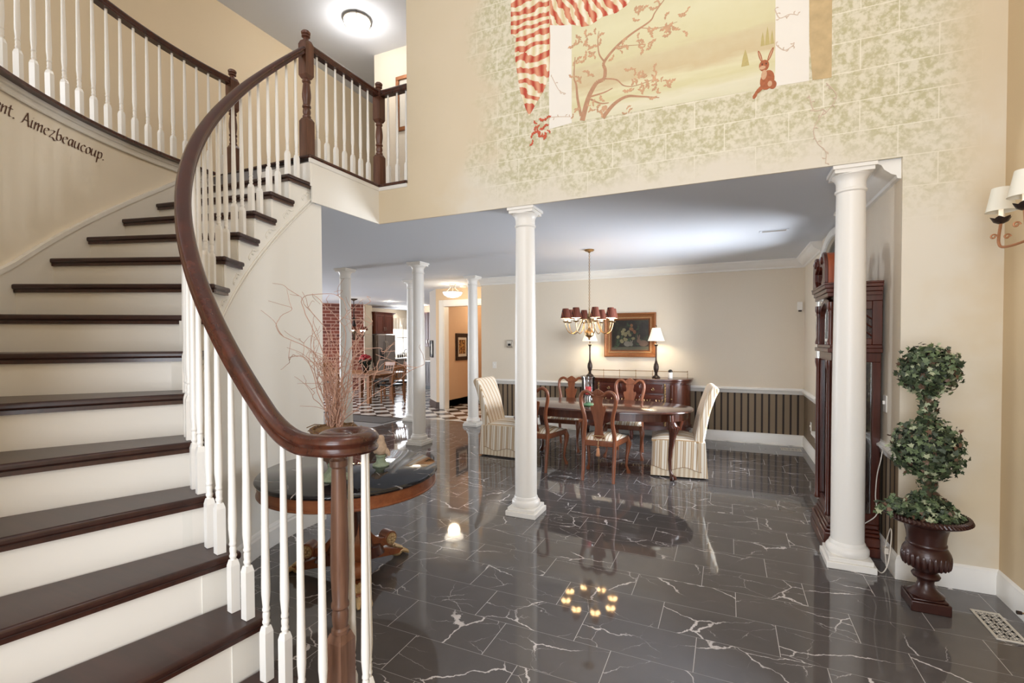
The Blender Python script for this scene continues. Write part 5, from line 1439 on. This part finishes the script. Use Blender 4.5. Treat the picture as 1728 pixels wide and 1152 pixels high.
for yy in (y0+.02, y1-.02):
    obj('trunk_column', MB().lathe([(.02,.25),(.024,.27),(.018,.29),(.016,.5),(.018,.9),(.015,1.33),(.02,1.36),(.024,1.38),(.024,1.41)], c=(fx-.012,yy,0), seg=18), CW, ck_)
obj('trunk_glass', MB().box(fx+.018,fx+.022,y0+.045,y1-.045,.3,1.4), M['clockglass'], ck_, flat=True)
obj('side_glass', MB().box(fx+.05,bx-.055,y0+.012,y0+.016,.3,1.4), M['clockglass'], ck_, flat=True)
obj('side_glass', MB().box(fx+.05,bx-.055,y1-.016,y1-.012,.3,1.4), M['clockglass'], ck_, flat=True)
pn = MB().tube([(.86,4.45,1.4),(.86,4.45,.62)], .005, 6).lathe([(0,-.012),(.075,-.006),(.08,0),(.075,.006),(0,.012)], c=(.86,4.45,.56), seg=28, M=Matrix.Rotation(pi/2, 3, 'Y'))
obj('pendulum', pn, M['brass'], ck_)
for yy in (4.36,4.45,4.54): obj('weight', MB().lathe([(0,.75),(.022,.75),(.024,.76),(.024,.95),(.022,.96),(.003,.97),(.003,1.4)], c=(.8,yy,0), seg=16), M['brass'], ck_)
h = MB()
h.box(fx-.03,bx,y0-.04,y1+.04,1.47,1.5).box(fx-.015,bx,y0-.03,y1+.03,1.5,1.525)
h.box(fx+.06,bx,y1-.03,y1+.025,1.525,1.84).box(bx-.03,bx,y0,y1-.03,1.525,1.84).box(fx+.06,bx,y0-.025,y1+.025,1.84,1.9)
# near side of the hood with its window opening
h.box(fx+.06,fx+.1,y0-.025,y0,1.525,1.84).box(bx-.06,bx,y0-.025,y0,1.525,1.84).box(fx+.1,bx-.06,y0-.025,y0,1.525,1.57).box(fx+.1,bx-.06,y0-.025,y0,1.78,1.84)
obj('hood', h, CW, ck_, bevel=.004)
fr = MB(); xm = (fx+.1+bx-.06)/2
for zz in (1.62,1.68,1.74): fr.tube([(fx+.1,y0-.012,zz-.03),(xm,y0-.012,zz+.03),(bx-.06,y0-.012,zz-.03)], .005, 6)
fr.tube([(xm+.035*cos(t), y0-.012, 1.675+.05*sin(t)) for t in [i*pi/8 for i in range(17)]], .005, 6)
obj('side_fret', fr, CW, ck_)
obj('side_fret_cloth', MB().box(fx+.1,bx-.06,y0-.004,y0-.002,1.57,1.78), M['bronze'], ck_, flat=True)
obj('dial', MB().box(fx+.05,fx+.058,y0+.03,y1-.03,1.54,1.84), M['pale'], ck_, flat=True)
dl = MB(); ym = (y0+y1)/2
dl.shell([(.12,-.002),(.12,.002),(.16,.002),(.16,-.002)], seg=36); dl.v = [(fx+.048+z*.5, ym+x, 1.68+y) for x, y, z in dl.v]
obj('chapter_ring', dl, M['brass'], ck_)
obj('clock_hands', MB().obox((fx+.045,ym-.03,1.71), (.002,.012,.1), M=Matrix.Rotation(.7,3,'X')).obox((fx+.044,ym+.02,1.7), (.002,.008,.12), M=Matrix.Rotation(-.5,3,'X')), M['black'], ck_)
dr2 = MB().box(fx-.005,fx+.03,y0,y0+.035,1.525,1.84).box(fx-.005,fx+.03,y1-.035,y1,1.525,1.84)
arch = [(ym+(y1-y0)/2*cos(t)*1.0, 1.76+.12*sin(t)) for t in [i*pi/16 for i in range(17)]]
for a, b_ in zip(arch, arch[1:]): dr2.prism([(a[0],a[1]-.0),(b_[0],b_[1]),(ym+(b_[0]-ym)*.84,b_[1]-.03),(ym+(a[0]-ym)*.84,a[1]-.03)], fx-.005, fx+.03, lambda y,z,x:(x,y,z))
obj('hood_door', dr2, CW, ck_)
for yy in (y0-.005, y1+.005):
    obj('hood_column', MB().lathe([(.024,1.525),(.026,1.54),(.02,1.56),(.017,1.58),(.019,1.66),(.016,1.75),(.022,1.77),(.018,1.78),(.026,1.8),(.026,1.84)], c=(fx-.008,yy,0), seg=18), CW, ck_)
c_ = MB()
for e, z0, z1 in ((.02,1.88,1.91),(.035,1.91,1.94),(.055,1.94,1.965),(.06,1.965,1.98)): c_.box(fx-.02-e*.6, bx+.0, y0-.02-e*.6, y1+.02+e*.6, z0, z1)
obj('cornice', c_, CW, ck_, bevel=.004)
for s in (-1, 1):
    ye = y0-.015 if s < 0 else y1+.015
    ol = [(ye,1.98),(ye,2.08),(ye-s*.012,2.14),(ye-s*.04,2.19),(ye-s*.08,2.215),(ye-s*.13,2.215),(ye-s*.165,2.19),(ye-s*.175,2.15),(ye-s*.16,2.12),(ye-s*.13,2.11),(ye-s*.1,2.09),(ye-s*.1,2.03),(ye-s*.16,1.98)]
    pd = obj('pediment', MB().prism(ol, fx-.03, fx+.075, lambda y,z,x:(x,y,z)), M['clocklit'] if s < 0 else CW, ck_, bevel=.004)
    obj('pediment_moulding', MB().prism([(ym+(y-ym)*1.03, z+.004) for y, z in ol], fx-.05, fx-.028, lambda y,z,x:(x,y,z)), CW, pd, bevel=.004)
    obj('rosette', MB().lathe([(0,0),(.028,.0),(.03,.008),(.015,.014),(0,.018)], c=(fx-.05, ye-s*.13, 2.165), seg=18, M=Matrix.Rotation(-pi/2,3,'Y')), CW, pd)
obj('finial', MB().lathe([(.03,1.98),(.03,2.05),(.012,2.07),(.028,2.1),(.03,2.12),(.012,2.15),(.006,2.2),(0,2.24)], c=(fx+.02,ym,0), seg=18), CW, ck_)

co = MB().tube(smooth([(XR-.02,4.13,.83),(XR-.035,4.125,.72),(XR-.05,4.15,.6),(XR-.06,4.14,.45),(XR-.05,4.15,.32),(XR-.12,4.155,.24),(XR-.14,4.15,.2)], 6), .0035, 6)
tag(obj('power_cord', co, M['cord']), 'white cord trailing down beside the grandfather clock', 'cord')
co = MB().tube(smooth([(XR-.03,3.99,.02),(XR-.035,4.0,.14),(XR-.025,3.96,.27),(XR-.022,3.93,.3),(XR-.025,3.91,.24),(XR-.05,3.88,.08),(XR-.075,3.9,.008),(XR-.095,3.96,.007)], 6), .0035, 6)
co.box(XR-.045,XR-.022,3.975,4.01,.11,.15)
tag(obj('extension_cord', co, M['cord']), 'white cord looping over the baseboard behind the urn', 'cord')

# ---------------------------------------------------------------- small wall fittings
def wall_plate(name, label, c, axis, w, h, cat, toggle='toggle', extra=None):
    t = thing(name, label, cat, c)
    d = .007
    if axis == 'x-': b = MB().box(-d,0,-w/2,w/2,-h/2,h/2); k = MB().box(-d-.012,-d,-.006,.006,-.004,.02)
    else: b = MB().box(-w/2,w/2,-d,0,-h/2,h/2); k = MB().box(-.006,.006,-d-.012,-d,-.004,.02)
    obj('cover_plate', b, M['plate'], t, world=False, bevel=.002); obj(toggle, k, M['plate'], t, world=False)
    return t
wall_plate('light_switch', 'white light switch on the dining side wall beside the clock', (XR, 4.17, 1.11), 'x-', .075, .118, 'switch')
wall_plate('wall_outlet', 'white outlet set low in the dark striped wainscot near the far corner', (XR, 7.45, .4), 'x-', .075, .118, 'outlet', 'socket')
wall_plate('light_switch', 'white switch plate on the dining wall beside the column at its left end', (-4.02, YD, 1.1), 'y-', .08, .12, 'switch')
th = thing('thermostat', 'square thermostat with a dark screen on the dining wall', 'thermostat', (-3.7, YD, 1.5))
obj('housing', MB().box(-.06,.06,-.025,0,-.07,.07), M['pewter'], th, world=False, bevel=.005)
obj('screen', MB().box(-.045,.045,-.028,-.024,-.04,.055), M['pale'], th, world=False); obj('button', MB().box(-.03,.03,-.03,-.027,-.035,.005), M['black'], th, world=False)
md = thing('motion_detector', 'small white motion detector high in the far corner of the dining room', 'sensor', (.96, YD, 2.05))
obj('sensor_body', MB().prism([(-.035,0),(.035,0),(.03,-.045),(-.03,-.045)], -.06, .06), M['plate'], md, world=False, bevel=.005)
obj('sensor_bracket', MB().box(-.02,.02,-.03,0,-.08,-.058), M['iron'], md, world=False)
cvn = thing('ceiling_register', 'small slotted white vent in the dining ceiling', 'vent', (.45, 5.9, H1))
obj('vent_plate', MB().box(-.14,.14,-.05,.05,-.006,0), M['ceil'], cvn, world=False, bevel=.002)
for yy in (-.025,0,.025): obj('vent_slot', MB().box(-.115,.115,yy-.006,yy+.006,-.0075,-.0055), M['pewter'], cvn, world=False)
# ---------------------------------------------------------------- rear hall: lights, pictures
hl = thing('semi_flush_light', 'lit glass bowl ceiling light by the hall doorway', 'ceiling light', (-5.218, 8.6, H1))
obj('ceiling_plate', MB().lathe([(0,-.001),(.075,-.001),(.078,-.015),(.05,-.028),(0,-.03)], seg=28), M['pewter'], hl, world=False)
for i in range(4):
    a = i*pi/2+.5; P = smooth([(.03,-.025),(.045,-.07),(.1,-.13),(.17,-.17),(.2,-.175)], 5)
    obj('arm', MB().tube([(r*cos(a), r*sin(a), z) for r, z in P], .006, 6), M['pewter'], hl, world=False)
obj('glass_bowl', MB().shell([(.205,-.17),(.2,-.17),(.17,-.225),(.1,-.265),(.0,-.278),(.0,-.284),(.1,-.272),(.175,-.23)], seg=36), M['opal'], hl, world=False)
obj('rim_band', MB().shell([(.2,-.178),(.21,-.178),(.21,-.165),(.2,-.165)], seg=36), M['pewter'], hl, world=False)
sd = thing('smoke_detector', 'round white smoke detector on the hall ceiling beyond the glass bowl light', 'detector', (-5.2, 9.02, H1))
obj('detector_body', MB().lathe([(0,-.001),(.075,-.001),(.075,-.02),(.055,-.035),(0,-.037)], seg=28), M['plate'], sd, world=False)

def box_picture(name, label, origin, ux, nrm, w, h, fw, fmat, mmat, amat, th=.03):
    """picture on an upright plane: origin lower left, ux along the wall, nrm out of it"""
    t = thing(name, label, 'picture', origin); U = Vector(ux).normalized(); N = Vector(nrm).normalized()
    def B(x0, x1, z0, z1, d0, d1):
        mb = MB(); vs = []
        for d in (d0, d1):
            for x, z in ((x0,z0),(x1,z0),(x1,z1),(x0,z1)): p = U*x+N*d; vs.append((p.x, p.y, z))
        return mb.add(vs, [(0,1,2,3),(7,6,5,4),(0,4,5,1),(1,5,6,2),(2,6,7,3),(3,7,4,0)])
    f = MB()
    for a in ((0,w,0,fw),(0,w,h-fw,h),(0,fw,fw,h-fw),(w-fw,w,fw,h-fw)):
        q = B(*a, .001, th); f.add(q.v, q.f)
    obj('picture_frame', f, fmat, t, world=False, bevel=.004)
    q = B(fw, w-fw, fw, h-fw, .002, .01); obj('mat_board', q, mmat, t, world=False, flat=True)
    m = .24*w; q = B(m, w-m, m*1.05, h-m*1.05, .0095, .012); obj('print', q, amat, t, world=False, flat=True)
    return t
def blotch(name, a, b, c, s=20):
    t = NT(name); nz = t.noise(t.coord(), s, 4); t.base(t.ramp(nz.outputs[0], [(.35, lin(a)), (.5, lin(b)), (.65, lin(c))])); t.b.inputs['Roughness'].default_value = .5; return t.m
M['print1'] = blotch('brown_figure_print', '#3a2418', '#8a5c34', '#c9a05c'); M['print2'] = blotch('grey_print', '#3c3c40', '#8b8b8c', '#c9c9c6'); M['print3'] = blotch('sepia_print', '#4a403c', '#8c8078', '#b9aea4')
box_picture('framed_print', 'dark carved frame with a small brown print on the amber passage wall', (-6.0, 10.0, 1.08), (0,1,0), (1,0,0), .62, .66, .09, M['bronze'], M['pale'], M['print1'])
box_picture('framed_photo', 'narrow black framed photo on the angled grey wall beside the passage', (-6.29, 9.496, 1.17), (-.49,.48,0), (-.7,-.71,0), .3, .4, .02, M['black'], M['print2'], M['pale'])
box_picture('framed_print', 'gilt framed print in the upper hall behind the landing newel', (-4.13, 5.385, 4.41), (1,0,0), (0,-1,0), .62, .73, .05, M['giltframe'], M['pale'], M['print3'])
ul = thing('flush_ceiling_light', 'lit flush glass dome on the upper hall ceiling', 'ceiling light', (-4.2, 4.7, TOP))
obj('glass_dome', MB().lathe([(.15,-.02),(.16,-.03),(.15,-.06),(.1,-.09),(.04,-.1),(0,-.102)], seg=36), M['opal'], ul, world=False)
b = MB().shell([(.155,-.03),(.168,-.03),(.168,-.018),(.155,-.018)], seg=36)
b.lathe([(.05,-.0005),(.155,-.0005),(.155,-.02),(.05,-.02)], seg=36)
for i in range(3):
    a = i*2*pi/3+1.2; b.tube([(.165*cos(a),.165*sin(a),-.0),(.172*cos(a),.172*sin(a),-.03),(.155*cos(a),.155*sin(a),-.06)], .008, 6)
obj('rim_band', b, M['pewter'], ul, world=False)

# ---------------------------------------------------------------- kitchen
def cabinet(name, label, x0, x1, y0, y1, z0, z1, face, ndoor, mat, cat='cabinet', crown=False):
    """face 'x': doors look along +X at x1; 'y': doors look along -Y at y0"""
    t = thing(name, label, cat, ((x0+x1)/2, (y0+y1)/2, z0))
    b = MB().box(x0,x1,y0,y1,z0,z1)
    obj('body', b, mat, t)
    if z0 < .2:
        obj('toe_kick', MB().box(x0,x1-(.05 if face == 'x' else 0),y0+(0 if face == 'x' else .05),y1,0,z0), M['black'], t)
    if crown:
        c = MB()
        for e, a, d in ((.02,0,.03),(.045,.03,.05),(.07,.05,.075)): c.box(x0, x1+(e if face == 'x' else 0), y0-e, y1+(e if face == 'x' else 0), z1+a, z1+d)
        obj('crown', c, mat, t, bevel=.006)
    for i in range(ndoor):
        d = MB(); m = .012
        if face == 'x':
            a, e = y0+(y1-y0)*i/ndoor+m, y0+(y1-y0)*(i+1)/ndoor-m; F = lambda u0,u1,w0,w1,d0,d1: (x1+d0,x1+d1,u0,u1,w0,w1)
        else:
            a, e = x0+(x1-x0)*i/ndoor+m, x0+(x1-x0)*(i+1)/ndoor-m; F = lambda u0,u1,w0,w1,d0,d1: (u0,u1,y0-d1,y0-d0,w0,w1)
        s = .06; A, Z = z0+m, z1-m
        for q in ((a,a+s,A,Z),(e-s,e,A,Z),(a+s,e-s,A,A+s),(a+s,e-s,Z-s,Z)): d.box(*F(*q,0,.02))
        d.box(*F(a+s,e-s,A+s,Z-s,0,.008)).box(*F(a+s+.03,e-s-.03,A+s+.03,Z-s-.03,.008,.016))
        do = obj('door', d, mat, t, bevel=.003)
        hx = e-.03 if i % 2 == 0 else a+.03; zz = A+.16 if z0 > 1 else Z-.16
        k = MB()
        if face == 'x': k.tube([(x1+.02,hx,zz-.06),(x1+.05,hx,zz-.05),(x1+.05,hx,zz+.05),(x1+.02,hx,zz+.06)], .007, 6)
        else: k.tube([(hx,y0-.02,zz-.06),(hx,y0-.05,zz-.05),(hx,y0-.05,zz+.05),(hx,y0-.02,zz+.06)], .007, 6)
        obj('handle', k, M['pewter'], do)
    return t
cabinet('wall_cabinet', 'cherry two door cabinet with crown over the refrigerator', -11.5,-10.85,12.86,13.82,1.8,2.47,'x',2,M['kwood'],crown=True)
fr_ = thing('refrigerator', 'tall brushed steel refrigerator beyond the breakfast table', 'refrigerator', (-11.1, 13.36, 0))
obj('body', MB().box(-11.48,-10.82,12.9,13.82,.02,1.77), M['steel'], fr_, bevel=.01)
for a, e in ((12.905,13.27),(13.285,13.815)):
    d = obj('door', MB().box(-10.815,-10.75,a,e,.1,1.765), M['steel'], fr_, bevel=.01)
    hy = e-.04 if a < 13 else a+.04
    obj('handle', MB().tube([(-10.75,hy,.75),(-10.69,hy,.8),(-10.69,hy,1.5),(-10.75,hy,1.55)], .012, 8), M['pewter'], d)
    if a < 13: obj('water_dispenser', MB().box(-10.755,-10.745,a+.08,e-.09,.95,1.25), M['black'], d)
obj('toe_grille', MB().box(-10.82,-10.77,12.92,13.8,0,.1), M['black'], fr_)
ct = MB().box(-11.5,-10.82,13.86,17.4,.89,.93)
tag(obj('worktop', ct, M['counter'], bevel=.006), 'pale kitchen worktop running under the bright window', 'worktop')
dwm = thing('dishwasher', 'stainless dishwasher under the worktop right of the refrigerator', 'dishwasher', (-11.1, 14.32, 0))
obj('body', MB().box(-11.45,-10.87,14.03,14.64,.1,.885), M['steel'], dwm); obj('door', MB().box(-10.87,-10.84,14.035,14.635,.12,.88), M['steel'], dwm, bevel=.006)
obj('handle', MB().tube([(-10.84,14.1,.8),(-10.8,14.12,.8),(-10.8,14.55,.8),(-10.84,14.57,.8)], .01, 8), M['pewter'], dwm); obj('toe_kick', MB().box(-11.4,-10.92,14.05,14.62,0,.1), M['black'], dwm)
cabinet('base_cabinet', 'dark base cabinets under the kitchen window beside the dishwasher', -11.45,-10.87,14.68,16.6,.1,.885,'x',4,M['kdark'])
cabinet('base_cabinet', 'narrow filler cabinet between the refrigerator and the dishwasher', -11.45,-10.87,13.87,14.0,.1,.885,'x',1,M['kdark'])
fa = thing('kitchen_faucet', 'dark gooseneck faucet in front of the kitchen window', 'faucet', (-11.3, 15.05, .93))
obj('spout', MB().tube(smooth([(0,0,0),(0,0,.18),(.03,0,.27),(.1,0,.3),(.17,0,.26),(.18,0,.2)], 6), .014, 8), M['iron'], fa, world=False); obj('lever', MB().tube([(0,.03,.02),(0,.06,.08),(.02,.09,.12)], .009, 6), M['iron'], fa, world=False)
bs_ = thing('soap_bottles', 'small dark bottles in a tray beside the kitchen faucet', 'bottles', (-11.2, 14.7, .93))
for i in range(3):
    c = (-11.2, 14.55+i*.12, .93); obj('bottle', MB().lathe([(.03,0),(.032,.1),(.012,.13),(.012,.16),(0,.16)], c=c, seg=12), M['iron'], bs_)
obj('tray', MB().box(-11.25,-11.15,14.49,14.86,.93,.942), M['iron'], bs_)
cabinet('base_cabinet', 'dark base cabinets in front of the kitchen rear wall', -9.3,-8.4,13.02,13.64,.1,.885,'y',3,M['kdark'])
tag(obj('worktop', MB().box(-9.33,-8.37,12.98,13.66,.886,.925), M['counter'], bevel=.006), 'short pale worktop on the dark cabinets by the grey wall', 'worktop')
cabinet('wall_cabinet', 'tall cherry wall cabinet over the short worktop', -9.3,-8.4,13.3,13.65,1.36,2.5,'y',3,M['kwood'])
cm = thing('coffee_maker', 'black coffee maker on the short worktop below the cherry cabinet', 'coffee maker', (-8.78, 13.3, .925))
obj('housing', MB().box(-.1,.1,-.02,.12,0,.34).box(-.1,.1,-.12,.12,.25,.34).box(-.1,.1,-.12,.12,0,.03), M['black'], cm, world=False, bevel=.01); obj('carafe', MB().lathe([(.05,.03),(.075,.06),(.07,.14),(.045,.19),(0,.19)], c=(0,-.07,0), seg=18), M['iron'], cm, world=False)
for i, (x, y) in enumerate(((-10.2,13.3),(-9.17,13.3),(-10.6,14.6),(-9.2,11.6))):
    t = thing('recessed_downlight', 'round recessed kitchen ceiling light', 'ceiling light', (x, y, H1), group='recessed kitchen lights')
    obj('trim_ring', MB().shell([(.07,-.001),(.095,-.001),(.095,-.008),(.07,-.006)], seg=24), M['plate'], t, world=False); obj('lens', MB().lathe([(0,-.002),(.07,-.002),(.07,-.004),(0,-.004)], seg=24), M['opal'], t, world=False)
bt = thing('breakfast_table', 'oak breakfast table on the checkered kitchen floor', 'table', (-8.6, 9.9, 0))
obj('table_top', MB().box(-9.5,-7.72,9.32,10.48,.72,.75), M['oak'], bt, bevel=.008); obj('apron', MB().box(-9.25,-8.0,9.42,10.36,.63,.72), M['oak'], bt)
for x in (-9.2,-8.15):
    for y in (9.42,10.3): obj('leg', MB().box(x-.045,x+.045,y-.045,y+.045,0,.72), M['oak'], bt, bevel=.006)
def kchair(label, loc, rz, first=[None]):
    if first[0]: return dup(first[0], loc, rz, label)
    t = thing('breakfast_chair', label, 'chair', loc, rz, 'oak breakfast chairs'); first[0] = t
    for sx in (-.19,.19):
        obj('leg', MB().tube([(sx,.19,0),(sx,.19,.44)], [.018,.024], 8), M['oak'], t, world=False)
        obj('leg', MB().tube([(sx,-.25,0),(sx,-.2,.3),(sx,-.2,.5),(sx*.98,-.3,.96)], [.02,.024,.022,.018], 8), M['oak'], t, world=False)
    obj('seat', MB().box(-.22,.22,-.21,.23,.43,.48), M['black'], t, world=False, bevel=.02)
    obj('top_rail', MB().prism([(-.3,.86),(-.27,.86),(-.29,.97),(-.32,.97)], -.21, .21, lambda y,z,x:(x,y,z)), M['oak'], t, world=False, bevel=.01)
    obj('back_rail', MB().prism([(-.23,.6),(-.21,.6),(-.215,.64),(-.235,.64)], -.19, .19, lambda y,z,x:(x,y,z)), M['oak'], t, world=False)
    for sx in (-.12,-.04,.04,.12): obj('back_slat', MB().tube([(sx,-.225,.62),(sx,-.285,.88)], .012, 6), M['oak'], t, world=False)
    for sx in (-.19,.19): obj('stretcher', MB().tube([(sx,.19,.2),(sx,-.21,.2)], .012, 6), M['oak'], t, world=False)
    return t
kchair('oak breakfast chair at the right end of the kitchen table', (-7.72, 9.78, 0), radians(80))
kchair('oak breakfast chair on the far side of the kitchen table', (-8.75, 10.72, 0), pi)
kchair('oak breakfast chair beyond the kitchen table near the refrigerator', (-8.1, 10.75, 0), pi)
kchair('oak breakfast chair at the left end of the kitchen table', (-9.75, 9.9, 0), radians(-90))
fp = thing('potted_flowers', 'round pot of red flowers on the breakfast table', 'flowers', (-8.55, 9.75, .75))
obj('pot', MB().lathe([(.06,0),(.08,.02),(.1,.12),(.105,.15),(0,.15)], seg=20), M['iron'], fp, world=False)
b = MB(); 
for _ in range(60):
    v = Vector((rng.gauss(0,1),rng.gauss(0,1),rng.gauss(.3,1))).normalized(); b.sphere((v.x*.13, v.y*.13, .28+v.z*.1), .04, 6, 5)
obj('leaves', b, M['moss'], fp, world=False)
b = MB()
for _ in range(50):
    v = Vector((rng.gauss(0,1),rng.gauss(0,1),abs(rng.gauss(.6,.8)))).normalized(); b.sphere((v.x*.13, v.y*.13, .34+v.z*.1), .035, 6, 5)
obj('blossoms', b, M['redflower'], fp, world=False)
kc_ = thing('kitchen_chandelier', 'dark iron chandelier with small shades over the breakfast table', 'chandelier', (-9.54, 10.43, H1))
obj('ceiling_canopy', MB().lathe([(0,-.001),(.11,-.001),(.1,-.02),(.03,-.05),(.012,-.07),(0,-.07)], seg=20), M['iron'], kc_, world=False)
obj('stem', MB().tube([(0,0,-.05),(0,0,-.6)], .012, 8).lathe([(.012,-.5),(.05,-.56),(.03,-.62),(.06,-.75),(.07,-.9),(.03,-1.05),(.05,-1.1),(0,-1.16)], seg=16), M['iron'], kc_, world=False)
for i in range(5):
    a = i*2*pi/5+.35; c, s = cos(a), sin(a)
    ar = obj('arm', MB().tube([(r*c, r*s, z) for r, z in smooth([(.04,-.8),(.14,-1.02),(.24,-1.08),(.3,-1.0),(.3,-.95)], 4)], .01, 6), M['iron'], kc_, world=False)
    obj('shade', MB().shell([(.1,-.88),(.096,-.88),(.06,-.78),(.064,-.78)], c=(.3*c,.3*s,0), seg=18), M['redshade'], ar, world=False)
    obj('bulb', MB().sphere((.3*c,.3*s,-.87), (.03,.03,.04), 10, 8), M['bulb'], ar, world=False)
# ---------------------------------------------------------------- light
wd = bpy.data.worlds.new('daylight'); SC.world = wd; wd.use_nodes = True
wd.node_tree.nodes['Background'].inputs[0].default_value = (.93, .96, 1, 1)
wd.node_tree.nodes['Background'].inputs[1].default_value = .8
def area(name, loc, aim, sx, sy, power, col=(1,1,1), spread=180):
    l = bpy.data.lights.new(name, 'AREA'); l.shape = 'RECTANGLE'; l.size = sx; l.size_y = sy; l.energy = power; l.color = col; l.spread = radians(spread)
    o = bpy.data.objects.new(name, l); COL.objects.link(o); o.location = loc
    o.rotation_euler = (Vector(aim)-Vector(loc)).to_track_quat('-Z', 'Z').to_euler(); return o
def point(name, loc, power, r=.05, col=(1,.82,.6)):
    l = bpy.data.lights.new(name, 'POINT'); l.energy = power; l.shadow_soft_size = r; l.color = col
    o = bpy.data.objects.new(name, l); COL.objects.link(o); o.location = loc; return o
DAY = (.9, .96, 1.04)
area('entrance_daylight', (-.22,-2.55,1.3), (-.6,4,1.2), 2.5, 2.0, 62, DAY)
area('upper_window_daylight', (-.22,-2.55,4.0), (-.9,4,3.2), 2.5, 2.3, 40, DAY)
area('dining_window_daylight', (XR+.235,6.05,1.5), (-3,6.0,1.4), 1.5, 2.0, 170, DAY)
area('kitchen_window_daylight', (-11.42,14.97,1.65), (-6,12,1.0), 1.4, 1.1, 45, DAY)
area('unseen_patio_daylight', (-12.9,7.2,1.4), (-7,8.5,1.0), 2.6, 2.0, 210, DAY)  # light added for an unseen patio door; the wall behind is closed
area('upper_hall_fill', (-4.7,-1.0,4.4), (-4.6,4,4.4), 1.2, 1.6, 26, DAY)  # unseen fill light at the closed end wall; no window is built there
point('foyer_fill_light', (-.3,1.2,4.9), 26, .35, (1,.95,.88))  # unseen fill light high in the foyer; no chandelier is built
point('hall_lamp', (-5.218,8.6,H1-.33), 9, .12, (1,.8,.55))
point('passage_lamp', (-5.2,10.9,2.45), 13, .12, (1,.8,.55))
point('upper_hall_lamp', (-4.2,4.7,TOP-.16), 11, .12, (1,.96,.92))
for x in (-2.1,-1.03): point('buffet_lamp_light', (x,7.84,1.62), 4.5, .04, (1,.88,.66))
for x, y in ((-10.2,13.3),(-9.17,13.3),(-10.6,14.6),(-9.2,11.6)):
    l = point('recessed_lamp', (x,y,H1-.06), 4, .06, (1,.85,.65))
SC.view_settings.view_transform = 'Standard'; SC.view_settings.look = 'None'
SC.view_settings.exposure = .93; SC.view_settings.gamma = 1; SC.view_settings.use_curve_mapping = False
SC.cycles.use_denoising = True
SC.cycles.max_bounces = 10; SC.cycles.diffuse_bounces = 5; SC.cycles.glossy_bounces = 5; SC.cycles.transparent_max_bounces = 12
SC.cycles.sample_clamp_indirect = 6
SC.cycles.caustics_reflective = False; SC.cycles.caustics_refractive = False
